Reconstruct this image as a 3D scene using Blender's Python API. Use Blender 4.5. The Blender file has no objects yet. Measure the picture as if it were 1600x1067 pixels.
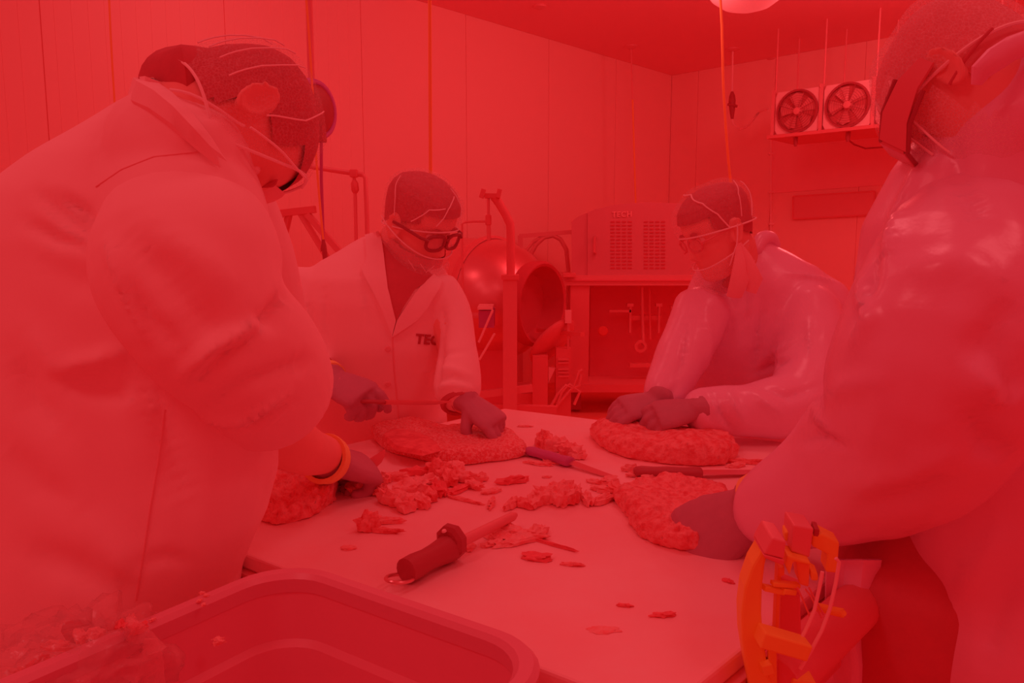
import bpy, bmesh, math, random
import numpy as np
from mathutils import Vector, Matrix, noise
from mathutils.bvhtree import BVHTree

random.seed(7)
scene = bpy.context.scene
COL = scene.collection

# ------------------------------------------------------------------ camera
FPX = 1200.0
PITCH = math.atan(148.5 / FPX)
CAMPOS = Vector((0.0, 0.0, 1.42))
cam_data = bpy.data.cameras.new('camera')
cam_data.sensor_width = 36.0
cam_data.lens = FPX / 1600.0 * 36.0
cam_data.clip_start = 0.02
cam = bpy.data.objects.new('camera', cam_data)
COL.objects.link(cam)
cam.location = CAMPOS
cam.rotation_euler = (math.pi / 2 - PITCH, 0, 0)
scene.camera = cam

# ------------------------------------------------------------------ world, lamps, exposure
world = bpy.data.worlds.new('world')
scene.world = world
world.use_nodes = True
_bg = world.node_tree.nodes['Background']
_bg.inputs['Color'].default_value = (1.0, 0.037, 0.046, 1)   # added even red fill, standing in for an overall red tint
_bg.inputs['Strength'].default_value = 0.60


def ceiling_light(x, y, z, size, power):
    l = bpy.data.lights.new('workroom_light', 'AREA')
    l.shape = 'DISK'
    l.size = size
    l.energy = power
    l.color = (1.0, 0.25, 0.275)
    o = bpy.data.objects.new('workroom_light', l)
    COL.objects.link(o)
    o.location = (x, y, z)
    return o


ceiling_light(0.5, 1.9, 3.4, 0.7, 3.6)
ceiling_light(-1.7, 2.4, 3.4, 0.7, 2.6)
ceiling_light(-1.5, 0.1, 3.4, 0.7, 7)
ceiling_light(1.5, 0.4, 3.4, 0.7, 4)


def far_fill_light(x, y, z, power):  # added unseen fill that lifts the far end of the room
    l = bpy.data.lights.new('far_fill', 'POINT')
    l.shadow_soft_size = 0.25
    l.energy = power
    l.color = (1.0, 0.18, 0.19)
    o = bpy.data.objects.new('far_fill', l)
    COL.objects.link(o)
    o.location = (x, y, z)
    return o


far_fill_light(-1.4, 4.5, 3.05, 7)
far_fill_light(0.9, 5.2, 3.12, 13)
far_fill_light(2.9, 5.4, 3.2, 31)

scene.view_settings.view_transform = 'Standard'
scene.view_settings.look = 'None'
scene.view_settings.exposure = 0.0
scene.view_settings.gamma = 1.0
scene.view_settings.use_curve_mapping = False
scene.cycles.max_bounces = 14
scene.cycles.diffuse_bounces = 9
scene.cycles.glossy_bounces = 4
scene.cycles.transparent_max_bounces = 12
scene.cycles.sample_clamp_indirect = 4.0
scene.cycles.use_denoising = True

# ------------------------------------------------------------------ pixel <-> place helpers
CP, SP = math.cos(PITCH), math.sin(PITCH)


def ray(px, py):
    u = (px - 800.0) / FPX
    v = (533.5 - py) / FPX
    return Vector((u, CP + v * SP, -SP + v * CP))


def P(px, py, Y):
    r = ray(px, py)
    return CAMPOS + r * (Y / r.y)


def G(px, py, z):
    r = ray(px, py)
    return CAMPOS + r * ((z - CAMPOS.z) / r.z)


# ------------------------------------------------------------------ materials
def lin(c):
    c = c / 255.0
    return c / 12.92 if c <= 0.04045 else ((c + 0.055) / 1.055) ** 2.4


REF = (0.700, 0.0560, 0.0630)      # light that falls on a surface facing up, so a colour can be noted as seen


def alb(rgb):
    return tuple(min(0.97, max(0.004, lin(v) / e)) for v, e in zip(rgb, REF)) + (1.0,)


MATS = {}


def mat(name, rgb, rough=0.7, spec=0.2, metal=0.0, var=0.0, vscale=8.0, bump=0.0, bscale=40.0,
        rgb2=None, mix=None, alpha=None, emit=None):
    if name in MATS:
        return MATS[name]
    m = bpy.data.materials.new(name)
    m.use_nodes = True
    nt = m.node_tree
    b = nt.nodes['Principled BSDF']
    b.inputs['Base Color'].default_value = alb(rgb)
    b.inputs['Roughness'].default_value = rough
    b.inputs['Specular IOR Level'].default_value = spec
    b.inputs['Metallic'].default_value = metal
    tc = nt.nodes.new('ShaderNodeTexCoord')
    if rgb2 is not None or var > 0:
        n = nt.nodes.new('ShaderNodeTexNoise')
        n.inputs['Scale'].default_value = vscale
        n.inputs['Detail'].default_value = 6
        n.inputs['Roughness'].default_value = 0.65
        nt.links.new(tc.outputs['Object'], n.inputs['Vector'])
        r = nt.nodes.new('ShaderNodeValToRGB')
        lo, hi = mix if mix else (0.35, 0.65)
        r.color_ramp.elements[0].position = lo
        r.color_ramp.elements[1].position = hi
        r.color_ramp.elements[0].color = alb(rgb)
        if rgb2 is None:
            rgb2 = tuple(max(0, c * (1 - var)) for c in rgb)
        r.color_ramp.elements[1].color = alb(rgb2)
        nt.links.new(n.outputs['Fac'], r.inputs['Fac'])
        nt.links.new(r.outputs['Color'], b.inputs['Base Color'])
    if bump > 0:
        n2 = nt.nodes.new('ShaderNodeTexNoise')
        n2.inputs['Scale'].default_value = bscale
        n2.inputs['Detail'].default_value = 4
        nt.links.new(tc.outputs['Object'], n2.inputs['Vector'])
        bp = nt.nodes.new('ShaderNodeBump')
        bp.inputs['Strength'].default_value = bump
        bp.inputs['Distance'].default_value = 0.01
        nt.links.new(n2.outputs['Fac'], bp.inputs['Height'])
        nt.links.new(bp.outputs['Normal'], b.inputs['Normal'])
    if alpha is not None:
        b.inputs['Alpha'].default_value = alpha
    if emit is not None:
        b.inputs['Emission Color'].default_value = emit
        b.inputs['Emission Strength'].default_value = 1.0
    MATS[name] = m
    return m


def net_mat(name, rgb, lo, hi, scale):
    """Fine knotted mesh: see-through with thread density that varies in patches."""
    if name in MATS:
        return MATS[name]
    m = mat(name, rgb, 0.8, 0.1)
    nt = m.node_tree
    b = nt.nodes['Principled BSDF']
    tc = nt.nodes.new('ShaderNodeTexCoord')
    v = nt.nodes.new('ShaderNodeTexVoronoi')
    v.feature = 'DISTANCE_TO_EDGE'
    v.inputs['Scale'].default_value = scale
    nt.links.new(tc.outputs['Object'], v.inputs['Vector'])
    mr = nt.nodes.new('ShaderNodeMapRange')
    mr.inputs['From Min'].default_value = 0.0
    mr.inputs['From Max'].default_value = 0.12
    mr.inputs['To Min'].default_value = hi
    mr.inputs['To Max'].default_value = lo
    nt.links.new(v.outputs['Distance'], mr.inputs['Value'])
    nt.links.new(mr.outputs['Result'], b.inputs['Alpha'])
    return m


WHITE = mat('coat_cotton', (220, 58, 62), 0.85, 0.1, bump=0.06, bscale=900)
COATSEAM = mat('coat_seam', (208, 46, 50), 0.85, 0.1)
WALLM = mat('wall_panel_enamel', (217, 55, 57), 0.55, 0.25)
JOINT = mat('panel_joint', (206, 42, 46), 0.8, 0.1)
CEILM = mat('ceiling_enamel', (214, 47, 52), 0.6, 0.2)
FLOORM = mat('resin_floor', (214, 32, 30), 0.6, 0.3, var=0.05, vscale=3)
BOARD = mat('cutting_board', (221, 59, 63), 0.5, 0.3, rgb2=(218, 54, 58), vscale=5)
STEEL = mat('brushed_steel', (206, 42, 46), 0.30, 0.5, 0.75)
STEELD = mat('dull_steel', (205, 40, 44), 0.5, 0.4, 0.2)
STEELDD = mat('dark_steel', (203, 33, 37), 0.55, 0.3, 0.0)
BLACK = mat('black_plastic', (160, 17, 22), 0.45, 0.3)
CAVITY = mat('machine_black', (202, 31, 37), 0.8, 0.05)
SLOT = mat('slot_dark', (182, 20, 25), 0.8, 0.05)
GREYTUB = mat('grey_tub_plastic', (204, 40, 48), 0.4, 0.35, bump=0.03, bscale=30)
TUBRIM = mat('grey_tub_rim', (198, 40, 48), 0.35, 0.4)
YELLOW = mat('orange_plastic', (226, 58, 22), 0.45, 0.3)
YELLOWD = mat('orange_plastic_dull', (214, 47, 24), 0.5, 0.3)
CORD = mat('orange_cord', (218, 50, 28), 0.6, 0.2)
CUFFO = mat('orange_cuff', (228, 58, 36), 0.7, 0.2)
GLOVE = mat('glove_rubber', (170, 33, 42), 0.5, 0.3, var=0.03, vscale=30)
GOWN = mat('plastic_gown', (206, 52, 64), 0.28, 0.55, bump=0.25, bscale=14)
SKIN = mat('skin', (212, 44, 44), 0.6, 0.3, var=0.02, vscale=14)
HAIR = mat('dark_hair', (180, 22, 27), 0.7, 0.2, var=0.04, vscale=60)
HAIRG = mat('greying_hair', (201, 38, 42), 0.7, 0.2, var=0.04, vscale=60)
DARKCLOTH = mat('dark_cloth', (182, 24, 29), 0.85, 0.1, var=0.03, vscale=30)
NET = net_mat('hair_net', (222, 62, 66), 0.05, 0.30, 230.0)
NETD = net_mat('beard_net', (222, 62, 66), 0.14, 0.50, 230.0)
BAND = mat('net_elastic', (222, 62, 66), 0.8, 0.1)
MASKM = mat('mask_cloth', (214, 50, 54), 0.85, 0.1)
HOODM = mat('hood_steel', (190, 36, 41), 0.5, 0.3)
GLASSF = mat('glasses_frame', (150, 15, 20), 0.35, 0.4)
LENS = mat('glasses_lens', (215, 50, 54), 0.1, 0.5, alpha=0.25)
BLUEP = mat('purple_plastic', (170, 24, 46), 0.45, 0.3)
BLUEH = mat('purple_hose', (178, 32, 62), 0.5, 0.3)
MEAT = mat('raw_meat', (226, 41, 43), 0.45, 0.4, rgb2=(204, 24, 27), vscale=62, mix=(0.44, 0.60), bump=0.5, bscale=90)
MEATFAT = mat('fatty_meat', (226, 47, 49), 0.45, 0.4, rgb2=(206, 26, 29), vscale=170, mix=(0.46, 0.53), bump=0.6, bscale=120)
MEATDARK = mat('lean_meat', (212, 33, 36), 0.45, 0.4, rgb2=(198, 24, 28), vscale=40, mix=(0.42, 0.6), bump=0.4, bscale=80)
FAT = mat('fat_trimming', (226, 48, 50), 0.5, 0.35, rgb2=(214, 30, 33), vscale=60, mix=(0.45, 0.72), bump=0.4, bscale=90)
REDBIT = mat('lean_trimming', (214, 30, 34), 0.45, 0.4, rgb2=(200, 24, 28), vscale=50)
LETTER = mat('printed_letters', (165, 17, 22), 0.8, 0.1)
LETTERL = mat('pale_letters', (214, 50, 54), 0.7, 0.1)
BAG = mat('clear_bag_film', (220, 52, 56), 0.2, 0.6, alpha=0.30, bump=0.4, bscale=30)
LAMPG = mat('lamp_diffuser', (226, 66, 71), 0.5, 0.2, emit=(0.30, 0.035, 0.040, 1))
PALE = mat('pale_enamel', (220, 58, 62), 0.5, 0.3)
WALLSHADE = mat('wall_shade', (220, 50, 55), 0.6, 0.2)  # tone stands in for the shade below the fan unit
FANM = mat('fan_black', (194, 27, 31), 0.6, 0.2)

# ------------------------------------------------------------------ mesh helpers


def ortho(d):
    d = d.normalized()
    a = Vector((0, 0, 1)) if abs(d.z) < 0.9 else Vector((1, 0, 0))
    u = d.cross(a).normalized()
    return u, d.cross(u).normalized()


class MB:
    def __init__(s):
        s.v, s.f = [], []

    def add(s, vs, fs):
        o = len(s.v)
        s.v.extend([Vector(v) for v in vs])
        s.f.extend([tuple(i + o for i in f) for f in fs])
        return s

    def rings(s, rings, cap=True, closed=False):
        n = len(rings[0])
        vs = [p for r in rings for p in r]
        fs = []
        m = len(rings)
        for i in range(m if closed else m - 1):
            a, b = i * n, ((i + 1) % m) * n
            for j in range(n):
                k = (j + 1) % n
                fs.append((a + j, a + k, b + k, b + j))
        if cap and not closed:
            fs.append(tuple(range(n - 1, -1, -1)))
            fs.append(tuple((m - 1) * n + j for j in range(n)))
        return s.add(vs, fs)

    def tube(s, pts, r, n=10, cap=True, closed=False, flat=1.0, up=None):
        pts = [Vector(p) for p in pts]
        rs = list(r) if hasattr(r, '__len__') else [r] * len(pts)
        m = len(pts)
        rings = []
        u = None
        for i in range(m):
            if closed:
                d = pts[(i + 1) % m] - pts[i - 1]
            else:
                d = pts[min(i + 1, m - 1)] - pts[max(i - 1, 0)]
            d = d.normalized() if d.length > 1e-9 else Vector((0, 0, 1))
            if u is None:
                if up is not None:
                    u = (up - d * up.dot(d)).normalized()
                else:
                    u, _ = ortho(d)
            else:
                u = (u - d * u.dot(d))
                u = u.normalized() if u.length > 1e-6 else ortho(d)[0]
            w = d.cross(u)
            rings.append([pts[i] + u * (math.cos(2 * math.pi * j / n) * rs[i] * flat) + w * (math.sin(2 * math.pi * j / n) * rs[i]) for j in range(n)])
        return s.rings(rings, cap, closed)

    def limb(s, pts, n=18):
        """pts: (point, radius), rounded ends, interpolated."""
        q = []
        for i in range(len(pts) - 1):
            for k in range(4):
                t = k / 4
                p0 = pts[max(i - 1, 0)]
                p1, p2 = pts[i], pts[i + 1]
                p3 = pts[min(i + 2, len(pts) - 1)]
                c = lambda a, b, cc, d: 0.5 * (2 * b + (cc - a) * t + (2 * a - 5 * b + 4 * cc - d) * t * t + (3 * b - a - 3 * cc + d) * t ** 3)
                q.append((c(Vector(p0[0]), Vector(p1[0]), Vector(p2[0]), Vector(p3[0])), max(0.001, c(p0[1], p1[1], p2[1], p3[1]))))
        q.append((Vector(pts[-1][0]), pts[-1][1]))
        d0 = (q[0][0] - q[1][0]).normalized()
        d1 = (q[-1][0] - q[-2][0]).normalized()
        a = [(q[0][0] + d0 * q[0][1] * 0.6, q[0][1] * 0.4), (q[0][0] + d0 * q[0][1] * 0.35, q[0][1] * 0.8)]
        b = [(q[-1][0] + d1 * q[-1][1] * 0.35, q[-1][1] * 0.8), (q[-1][0] + d1 * q[-1][1] * 0.6, q[-1][1] * 0.4)]
        q = a + q + b
        return s.tube([p for p, _ in q], [r for _, r in q], n)

    def box(s, c, size, rot=None):
        c = Vector(c)
        hx, hy, hz = size[0] / 2, size[1] / 2, size[2] / 2
        vs = [Vector((x, y, z)) for x in (-hx, hx) for y in (-hy, hy) for z in (-hz, hz)]
        if rot is not None:
            vs = [rot @ v for v in vs]
        return s.add([v + c for v in vs], [(0, 1, 3, 2), (4, 6, 7, 5), (0, 4, 5, 1), (2, 3, 7, 6), (0, 2, 6, 4), (1, 5, 7, 3)])

    def bar(s, a, b, w, h=None, up=Vector((0, 0, 1))):
        a, b = Vector(a), Vector(b)
        d = (b - a).normalized()
        up = Vector(up)
        if abs(d.dot(up)) > 0.95:
            up = Vector((0, 1, 0))
        x = d.cross(up).normalized()
        z = x.cross(d)
        h = h or w
        vs = []
        for p in (a, b):
            for sx, sz in ((-1, -1), (1, -1), (1, 1), (-1, 1)):
                vs.append(p + x * (sx * w / 2) + z * (sz * h / 2))
        return s.add(vs, [(3, 2, 1, 0), (4, 5, 6, 7), (0, 1, 5, 4), (1, 2, 6, 5), (2, 3, 7, 6), (3, 0, 4, 7)])

    def pxbox(s, x0, y0, x1, y1, Y, depth):
        """Upright box whose front face at distance Y spans these outline points, receding by depth."""
        a, b = P(x0, y1, Y), P(x1, y0, Y)
        return s.box(((a.x + b.x) / 2, Y + depth / 2, (a.z + b.z) / 2), (abs(b.x - a.x), depth, abs(b.z - a.z)))

    def prism(s, poly, ext):
        n = len(poly)
        ext = Vector(ext)
        vs = [Vector(p) for p in poly] + [Vector(p) + ext for p in poly]
        fs = [tuple(range(n)), tuple(range(2 * n - 1, n - 1, -1))]
        fs += [(i, i + n, (i + 1) % n + n, (i + 1) % n) for i in range(n)]
        return s.add(vs, fs)

    def lathe(s, prof, origin, axis, n=32, cap=False):
        axis = Vector(axis).normalized()
        u, w = ortho(axis)
        o = Vector(origin)
        rings = [[o + axis * h + u * (math.cos(2 * math.pi * j / n) * r) + w * (math.sin(2 * math.pi * j / n) * r) for j in range(n)] for r, h in prof]
        return s.rings(rings, cap)

    def ellipsoid(s, c, ax, n=16, m=10):
        """ax: three half axis vectors."""
        c = Vector(c)
        a, b, d = [Vector(x) for x in ax]
        rings = []
        for i in range(1, m):
            ph = math.pi * i / m
            rings.append([c + d * math.cos(ph) + (a * math.cos(2 * math.pi * j / n) + b * math.sin(2 * math.pi * j / n)) * math.sin(ph) for j in range(n)])
        return s.rings(rings, True)

    def build(s, name, m, parent=None, smooth=True, bevel=0.0, base=None):
        return mk(name, s.v, s.f, m, parent, smooth, bevel, base)


def root_loc(o):
    while o.parent is not None:
        o = o.parent
    return o.location.copy()


def mk(name, verts, faces, m, parent=None, smooth=True, bevel=0.0, base=None):
    me = bpy.data.meshes.new(name)
    off = root_loc(parent) if parent is not None else (Vector(base) if base is not None else Vector((0, 0, 0)))
    me.from_pydata([tuple(Vector(v) - off) for v in verts], [], [tuple(int(i) for i in f) for f in faces])
    bm = bmesh.new()
    bm.from_mesh(me)
    bmesh.ops.recalc_face_normals(bm, faces=bm.faces)
    if bevel > 0:
        bmesh.ops.bevel(bm, geom=[e for e in bm.edges if len(e.link_faces) == 2 and e.calc_face_angle(0) > 0.5], offset=bevel, segments=2, affect='EDGES', profile=0.5, clamp_overlap=True)
    bm.to_mesh(me)
    bm.free()
    me.materials.append(m)
    if smooth:
        me.polygons.foreach_set('use_smooth', [True] * len(me.polygons))
        if bevel > 0 or len(me.polygons) < 4000:
            try:
                me.set_sharp_from_angle(angle=math.radians(42))
            except Exception:
                pass
    o = bpy.data.objects.new(name, me)
    COL.objects.link(o)
    if parent is not None:
        o.parent = parent
    elif base is not None:
        o.location = base
    return o


def tag(o, label=None, cat=None, group=None, kind=None):
    if label:
        o['label'] = label
    if cat:
        o['category'] = cat
    if group:
        o['group'] = group
    if kind:
        o['kind'] = kind
    return o


def thing(name, label, cat, loc, group=None):
    o = bpy.data.objects.new(name, None)
    o.empty_display_size = 0.05
    COL.objects.link(o)
    o.location = loc
    return tag(o, label, cat, group)


def copy_thing(src, offset, label=None):
    r = src.copy()
    COL.objects.link(r)
    r.location = src.location + Vector(offset)
    if label:
        r['label'] = label
    for ch in list(src.children):
        c = ch.copy()
        COL.objects.link(c)
        c.parent = r
        for g in list(ch.children):
            d = g.copy()
            COL.objects.link(d)
            d.parent = c
    return r


def remesh(mb, voxel, smooth=4):
    me = bpy.data.meshes.new('tmp')
    me.from_pydata([tuple(v) for v in mb.v], [], mb.f)
    bm = bmesh.new()
    bm.from_mesh(me)
    bmesh.ops.recalc_face_normals(bm, faces=bm.faces)
    bm.to_mesh(me)
    bm.free()
    o = bpy.data.objects.new('tmp', me)
    COL.objects.link(o)
    md = o.modifiers.new('r', 'REMESH')
    md.mode = 'VOXEL'
    md.voxel_size = voxel
    sm = o.modifiers.new('s', 'SMOOTH')
    sm.factor = 0.5
    sm.iterations = smooth
    dg = bpy.context.evaluated_depsgraph_get()
    ev = o.evaluated_get(dg)
    em = ev.to_mesh()
    n = len(em.vertices)
    co = np.empty(n * 3)
    em.vertices.foreach_get('co', co)
    no = np.empty(n * 3)
    em.vertices.foreach_get('normal', no)
    faces = [tuple(p.vertices) for p in em.polygons]
    ev.to_mesh_clear()
    bpy.data.objects.remove(o)
    bpy.data.meshes.remove(me)
    return co.reshape(-1, 3), no.reshape(-1, 3), faces


def bvh_of(co, faces):
    return BVHTree.FromPolygons([Vector(c) for c in co], faces)


def cast(bvh, px, py):
    h = bvh.ray_cast(CAMPOS, ray(px, py).normalized())
    return h[0], h[1]


def fold(co, no, bvh, path, width, amp, taper=True):
    """A crease (amp<0) or ridge (amp>0) in cloth along a line on its surface."""
    pts = []
    for i in range(len(path) - 1):
        for k in range(6):
            t = k / 6
            x = path[i][0] * (1 - t) + path[i + 1][0] * t
            y = path[i][1] * (1 - t) + path[i + 1][1] * t
            h, _ = cast(bvh, x, y)
            if h is not None:
                pts.append(h)
    if len(pts) < 2:
        return
    a = np.array([tuple(p) for p in pts])
    lo, hi = a.min(0) - width * 3, a.max(0) + width * 3
    idx = np.where(np.all((co > lo) & (co < hi), axis=1))[0]
    if not len(idx):
        return
    c = co[idx]
    d2 = ((c[:, None, :] - a[None]) ** 2).sum(2)
    k = d2.argmin(1)
    d = np.sqrt(d2.min(1))
    w = np.exp(-(d / width) ** 2)
    if taper:
        t = k / max(1, len(a) - 1)
        w = w * np.clip(np.sin(np.pi * (0.08 + 0.84 * t)), 0, 1)
    co[idx] += no[idx] * (w * amp)[:, None]


def wrinkle(co, no, scale, amp, stretch=(1, 1, 1), seed=0.0):
    out = np.empty(len(co))
    sx, sy, sz = stretch
    for i, c in enumerate(co):
        out[i] = noise.noise(Vector((c[0] * scale * sx + seed, c[1] * scale * sy, c[2] * scale * sz)))
    co += no * (out * amp)[:, None]


def patch(bvh, poly, off, nsub=3):
    """Verts/faces of a thin cloth piece laid on a surface, its outline given by sight lines."""
    bm = bmesh.new()
    vs = [bm.verts.new((x, y, 0)) for x, y in poly]
    bm.faces.new(vs)
    bmesh.ops.triangulate(bm, faces=bm.faces[:])
    for _ in range(nsub):
        bmesh.ops.subdivide_edges(bm, edges=bm.edges[:], cuts=1, use_grid_fill=True)
        bmesh.ops.triangulate(bm, faces=bm.faces[:])
    bm.verts.ensure_lookup_table()
    last = None
    out, nrm = [], []
    for v in bm.verts:
        h, n = cast(bvh, v.co.x, v.co.y)
        if h is None:
            if last is None:
                h, n = P(v.co.x, v.co.y, 2.0), Vector((0, -1, 0))
            else:
                r = ray(v.co.x, v.co.y)
                h = CAMPOS + r * (last[0].y / r.y)
                n = last[1]
        last = (h, n)
        out.append(h)
        nrm.append(n)
    fs = [tuple(v.index for v in f.verts) for f in bm.faces]
    bnd = [(e.verts[0].index, e.verts[1].index) for e in bm.edges if len(e.link_faces) == 1]
    bm.free()
    k = len(out)
    top = [h + n * off for h, n in zip(out, nrm)]
    bot = [h - n * 0.003 for h, n in zip(out, nrm)]
    return top + bot, fs + [tuple(i + k for i in reversed(f)) for f in fs] + [(a, b, b + k, a + k) for a, b in bnd]

# ------------------------------------------------------------------ the room
CORNER = Vector((1.91, 9.5, 0))
CEIL = 3.447
DL = Vector((-0.69, -0.724, 0)).normalized()      # along the left wall, towards the viewer
DR = Vector((0.724, -0.69, 0)).normalized()       # along the right wall, towards the viewer
NL = Vector((DL.y, -DL.x, 0))                     # into the room from the left wall
if NL.dot(Vector((0, 4, 0)) - CORNER) < 0:
    NL = -NL
NR = Vector((DR.y, -DR.x, 0))
if NR.dot(Vector((0, 4, 0)) - CORNER) < 0:
    NR = -NR

floor_pts = [CORNER + DL * 10.5 - NL * 0.1, CORNER - DR * 0.1 - DL * 0.1, CORNER + DR * 8.5, CORNER + DR * 8.5 + DL * 10.5]
tag(MB().prism([p + Vector((0, 0, -0.12)) for p in floor_pts], (0, 0, 0.12)).build('floor', FLOORM, smooth=False), kind='structure')


def wall(name, d, n, length, seams):
    a = CORNER - d * 0.12
    b = CORNER + d * length
    w = MB().prism([a - n * 0.1, b - n * 0.1, b - n * 0.008, a - n * 0.008], (0, 0, CEIL)).build(name, JOINT, smooth=False)
    tag(w, kind='structure')
    for i in range(len(seams) - 1):
        s0, s1 = seams[i] + 0.003, seams[i + 1] - 0.003
        p, q = CORNER + d * s0, CORNER + d * s1
        mb = MB().prism([p - n * 0.0085, q - n * 0.0085, q, p], (0, 0, CEIL - 0.001))
        mb.build('wall_panel', WALLM, w, smooth=False)
    return w


wl = wall('wall_left', DL, NL, 10.4, [0.0, 1.12, 2.24, 3.36, 4.48, 5.6, 6.72, 7.84, 8.96, 10.4])
# the faint moulded ribs of the nearest wall sheets
rib = MB()
for k in range(44):
    s = 4.60 + k * 0.093
    if abs((s % 1.12)) < 0.03:
        continue
    p = CORNER + DL * s + NL * 0.0
    rib.prism([p - DL * 0.004 - NL * 0.002, p + DL * 0.004 - NL * 0.002, p + DL * 0.002 + NL * 0.0015, p - DL * 0.002 + NL * 0.0015], (0, 0, CEIL - 0.01))
rib.build('panel_rib', WALLM, wl, smooth=False)['kind'] = 'stuff'
wr = wall('wall_right', DR, NR, 8.4, [0.0, 0.36, 1.30, 2.24, 3.18, 4.3, 5.4, 6.5, 8.4])

cl = MB()
c0 = CORNER - DR * 0.1 - DL * 0.1
cl.prism([c0 + Vector((0, 0, CEIL)), CORNER + DR * 6.6 + Vector((0, 0, CEIL)), CORNER + DR * 6.6 + DL * 4.3 + Vector((0, 0, CEIL)), CORNER + DL * 4.3 - DR * 0.1 + Vector((0, 0, CEIL))], (0, 0, 0.12))
tag(cl.build('ceiling', CEILM, smooth=False), kind='structure')

# ------------------------------------------------------------------ cords, rods and ceiling hangers


def drop(px0, py0, px1, py1, Y0, Y1, bend=0.0):
    pts = []
    for i in range(13):
        t = i / 12
        pts.append(P(px0 + (px1 - px0) * t + bend * math.sin(math.pi * t), py0 + (py1 - py0) * t, Y0 + (Y1 - Y0) * t))
    return pts


def cord(path, r, label, m=CORD, plug=True, group=None):
    b = path[-1]
    o = thing('hanging_cord', label, 'cord', (b.x, b.y, b.z))
    MB().tube(path, r, 8).build('cable', m, o)
    if plug:
        d = (path[-1] - path[-2]).normalized()
        MB().tube([b - d * 0.05, b - d * 0.02, b + d * 0.06, b + d * 0.07], [r * 1.2, r * 2.2, r * 2.2, r * 1.4], 10).build('plug', BLACK, o)
    return o


cord(drop(167, -120, 181, 190, 3.3, 3.3, -2), 0.0042, 'orange cord hanging down the wall behind the back of the man at the tub')
cord(drop(470, -100, 492, 215, 3.4, 3.4, 2) + drop(492, 215, 507, 392, 3.4, 3.4, -1)[1:], 0.0050, 'orange cord hanging past the purple hose reel')
cord(drop(671, -100, 673, 330, 4.4, 4.4), 0.0100, 'thick orange cord hanging behind the man with black glasses')
cord([P(1124, -30, 5.2), P(1128, 40, 5.2), P(1130, 130, 5.2), P(1134, 200, 5.2), P(1138, 250, 5.2), P(1143, 300, 5.2), P(1147, 350, 5.2)], 0.0085, 'thick orange cord curving down beside the round ceiling lamp')


def hanger(px, py, px1, py1, label, lower=True):
    top = G(px, py, CEIL)
    e = P(px1, py1, top.y)
    o = thing('ceiling_hanger', label, 'hanger', (top.x, top.y, CEIL))
    MB().lathe([(0.0, 0.0), (0.075, 0.0), (0.075, -0.012), (0.03, -0.03), (0.0, -0.03)], top, (0, 0, 1), 20).build('ceiling_rose', STEELD, o)
    k = top.lerp(e, 0.30)
    MB().tube([top, k], 0.007, 8).build('rod', STEELD, o)
    if lower:
        MB().tube([k, top.lerp(e, 0.65), e], 0.009, 8).build('cable', CORD, o)
    else:
        MB().tube([k, e], 0.007, 8).build('cable', STEELD, o)
    return o


hanger(986, 72, 994, 345, 'ceiling hanger whose rod carries an orange cable down behind the slotted machine')
hanger(1089, 114, 1092, 300, 'dark ceiling hanger and rod nearest the corner of the room', lower=False)
tp = G(1208, 92, CEIL)
o = thing('ceiling_hanger', 'dark ceiling rose over the first rod of the fan unit', 'hanger', tp)
MB().lathe([(0.0, 0.0), (0.07, 0.0), (0.07, -0.012), (0.03, -0.03), (0.0, -0.03)], tp, (0, 0, 1), 20).build('ceiling_rose', STEELD, o)
tp = G(843, 9, CEIL)
o = thing('ceiling_anchor', 'small dark round anchor plate alone on the bare ceiling', 'anchor', tp)
MB().lathe([(0.0, 0.0), (0.06, 0.0), (0.06, -0.015), (0.025, -0.03), (0.0, -0.03)], tp, (0, 0, 1), 20).build('anchor_plate', STEELD, o)

# water drop with valve and white hose
top = G(1145, 76, CEIL)
Yv = top.y
o = thing('air_drop', 'ceiling drop pipe with a dark valve and a looped pale hose beside the fan unit', 'pipe', top)
MB().lathe([(0.0, 0.0), (0.07, 0.0), (0.07, -0.012), (0.025, -0.03), (0.0, -0.03)], top, (0, 0, 1), 20).build('ceiling_rose', STEELD, o)
MB().tube([top, P(1144, 145, Yv)], 0.009, 8).build('pipe', PALE, o)
vb = MB().tube([P(1144, 143, Yv), P(1144, 150, Yv), P(1144, 158, Yv), P(1144, 170, Yv), P(1144, 186, Yv)], [0.012, 0.03, 0.036, 0.03, 0.015], 10)
vb.tube([P(1137, 163, Yv), P(1152, 166, Yv - 0.05)], 0.014, 8)
vb.build('valve', BLACK, o)
MB().tube([P(1143, 184, Yv), P(1146, 194, Yv), P(1155, 202, Yv), P(1166, 199, Yv), P(1176, 188, Yv), P(1186, 175, Yv), P(1200, 170, 7.6)], 0.011, 8).build('hose', PALE, o)

# round lamp at the top of the view
lc = P(1168, -21, 5.4)
o = thing('pendant_lamp', 'large round glowing ceiling lamp at the top edge', 'lamp', lc)
R_ = 0.30
MB().lathe([(0.0, -0.155), (0.08, -0.15), (0.16, -0.125), (0.23, -0.075), (R_ - 0.01, 0.0)], lc, (0, 0, 1), 40).build('diffuser', LAMPG, o)
MB().lathe([(R_, -0.01), (R_, 0.02), (0.26, 0.10), (0.12, 0.16), (0.10, 0.24), (0.0, 0.25)], lc, (0, 0, 1), 40).build('shade', PALE, o)
MB().tube([lc + Vector((0, 0, 0.24)), Vector((lc.x, lc.y, CEIL))], 0.012, 8).build('rod', STEELD, o)

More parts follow.
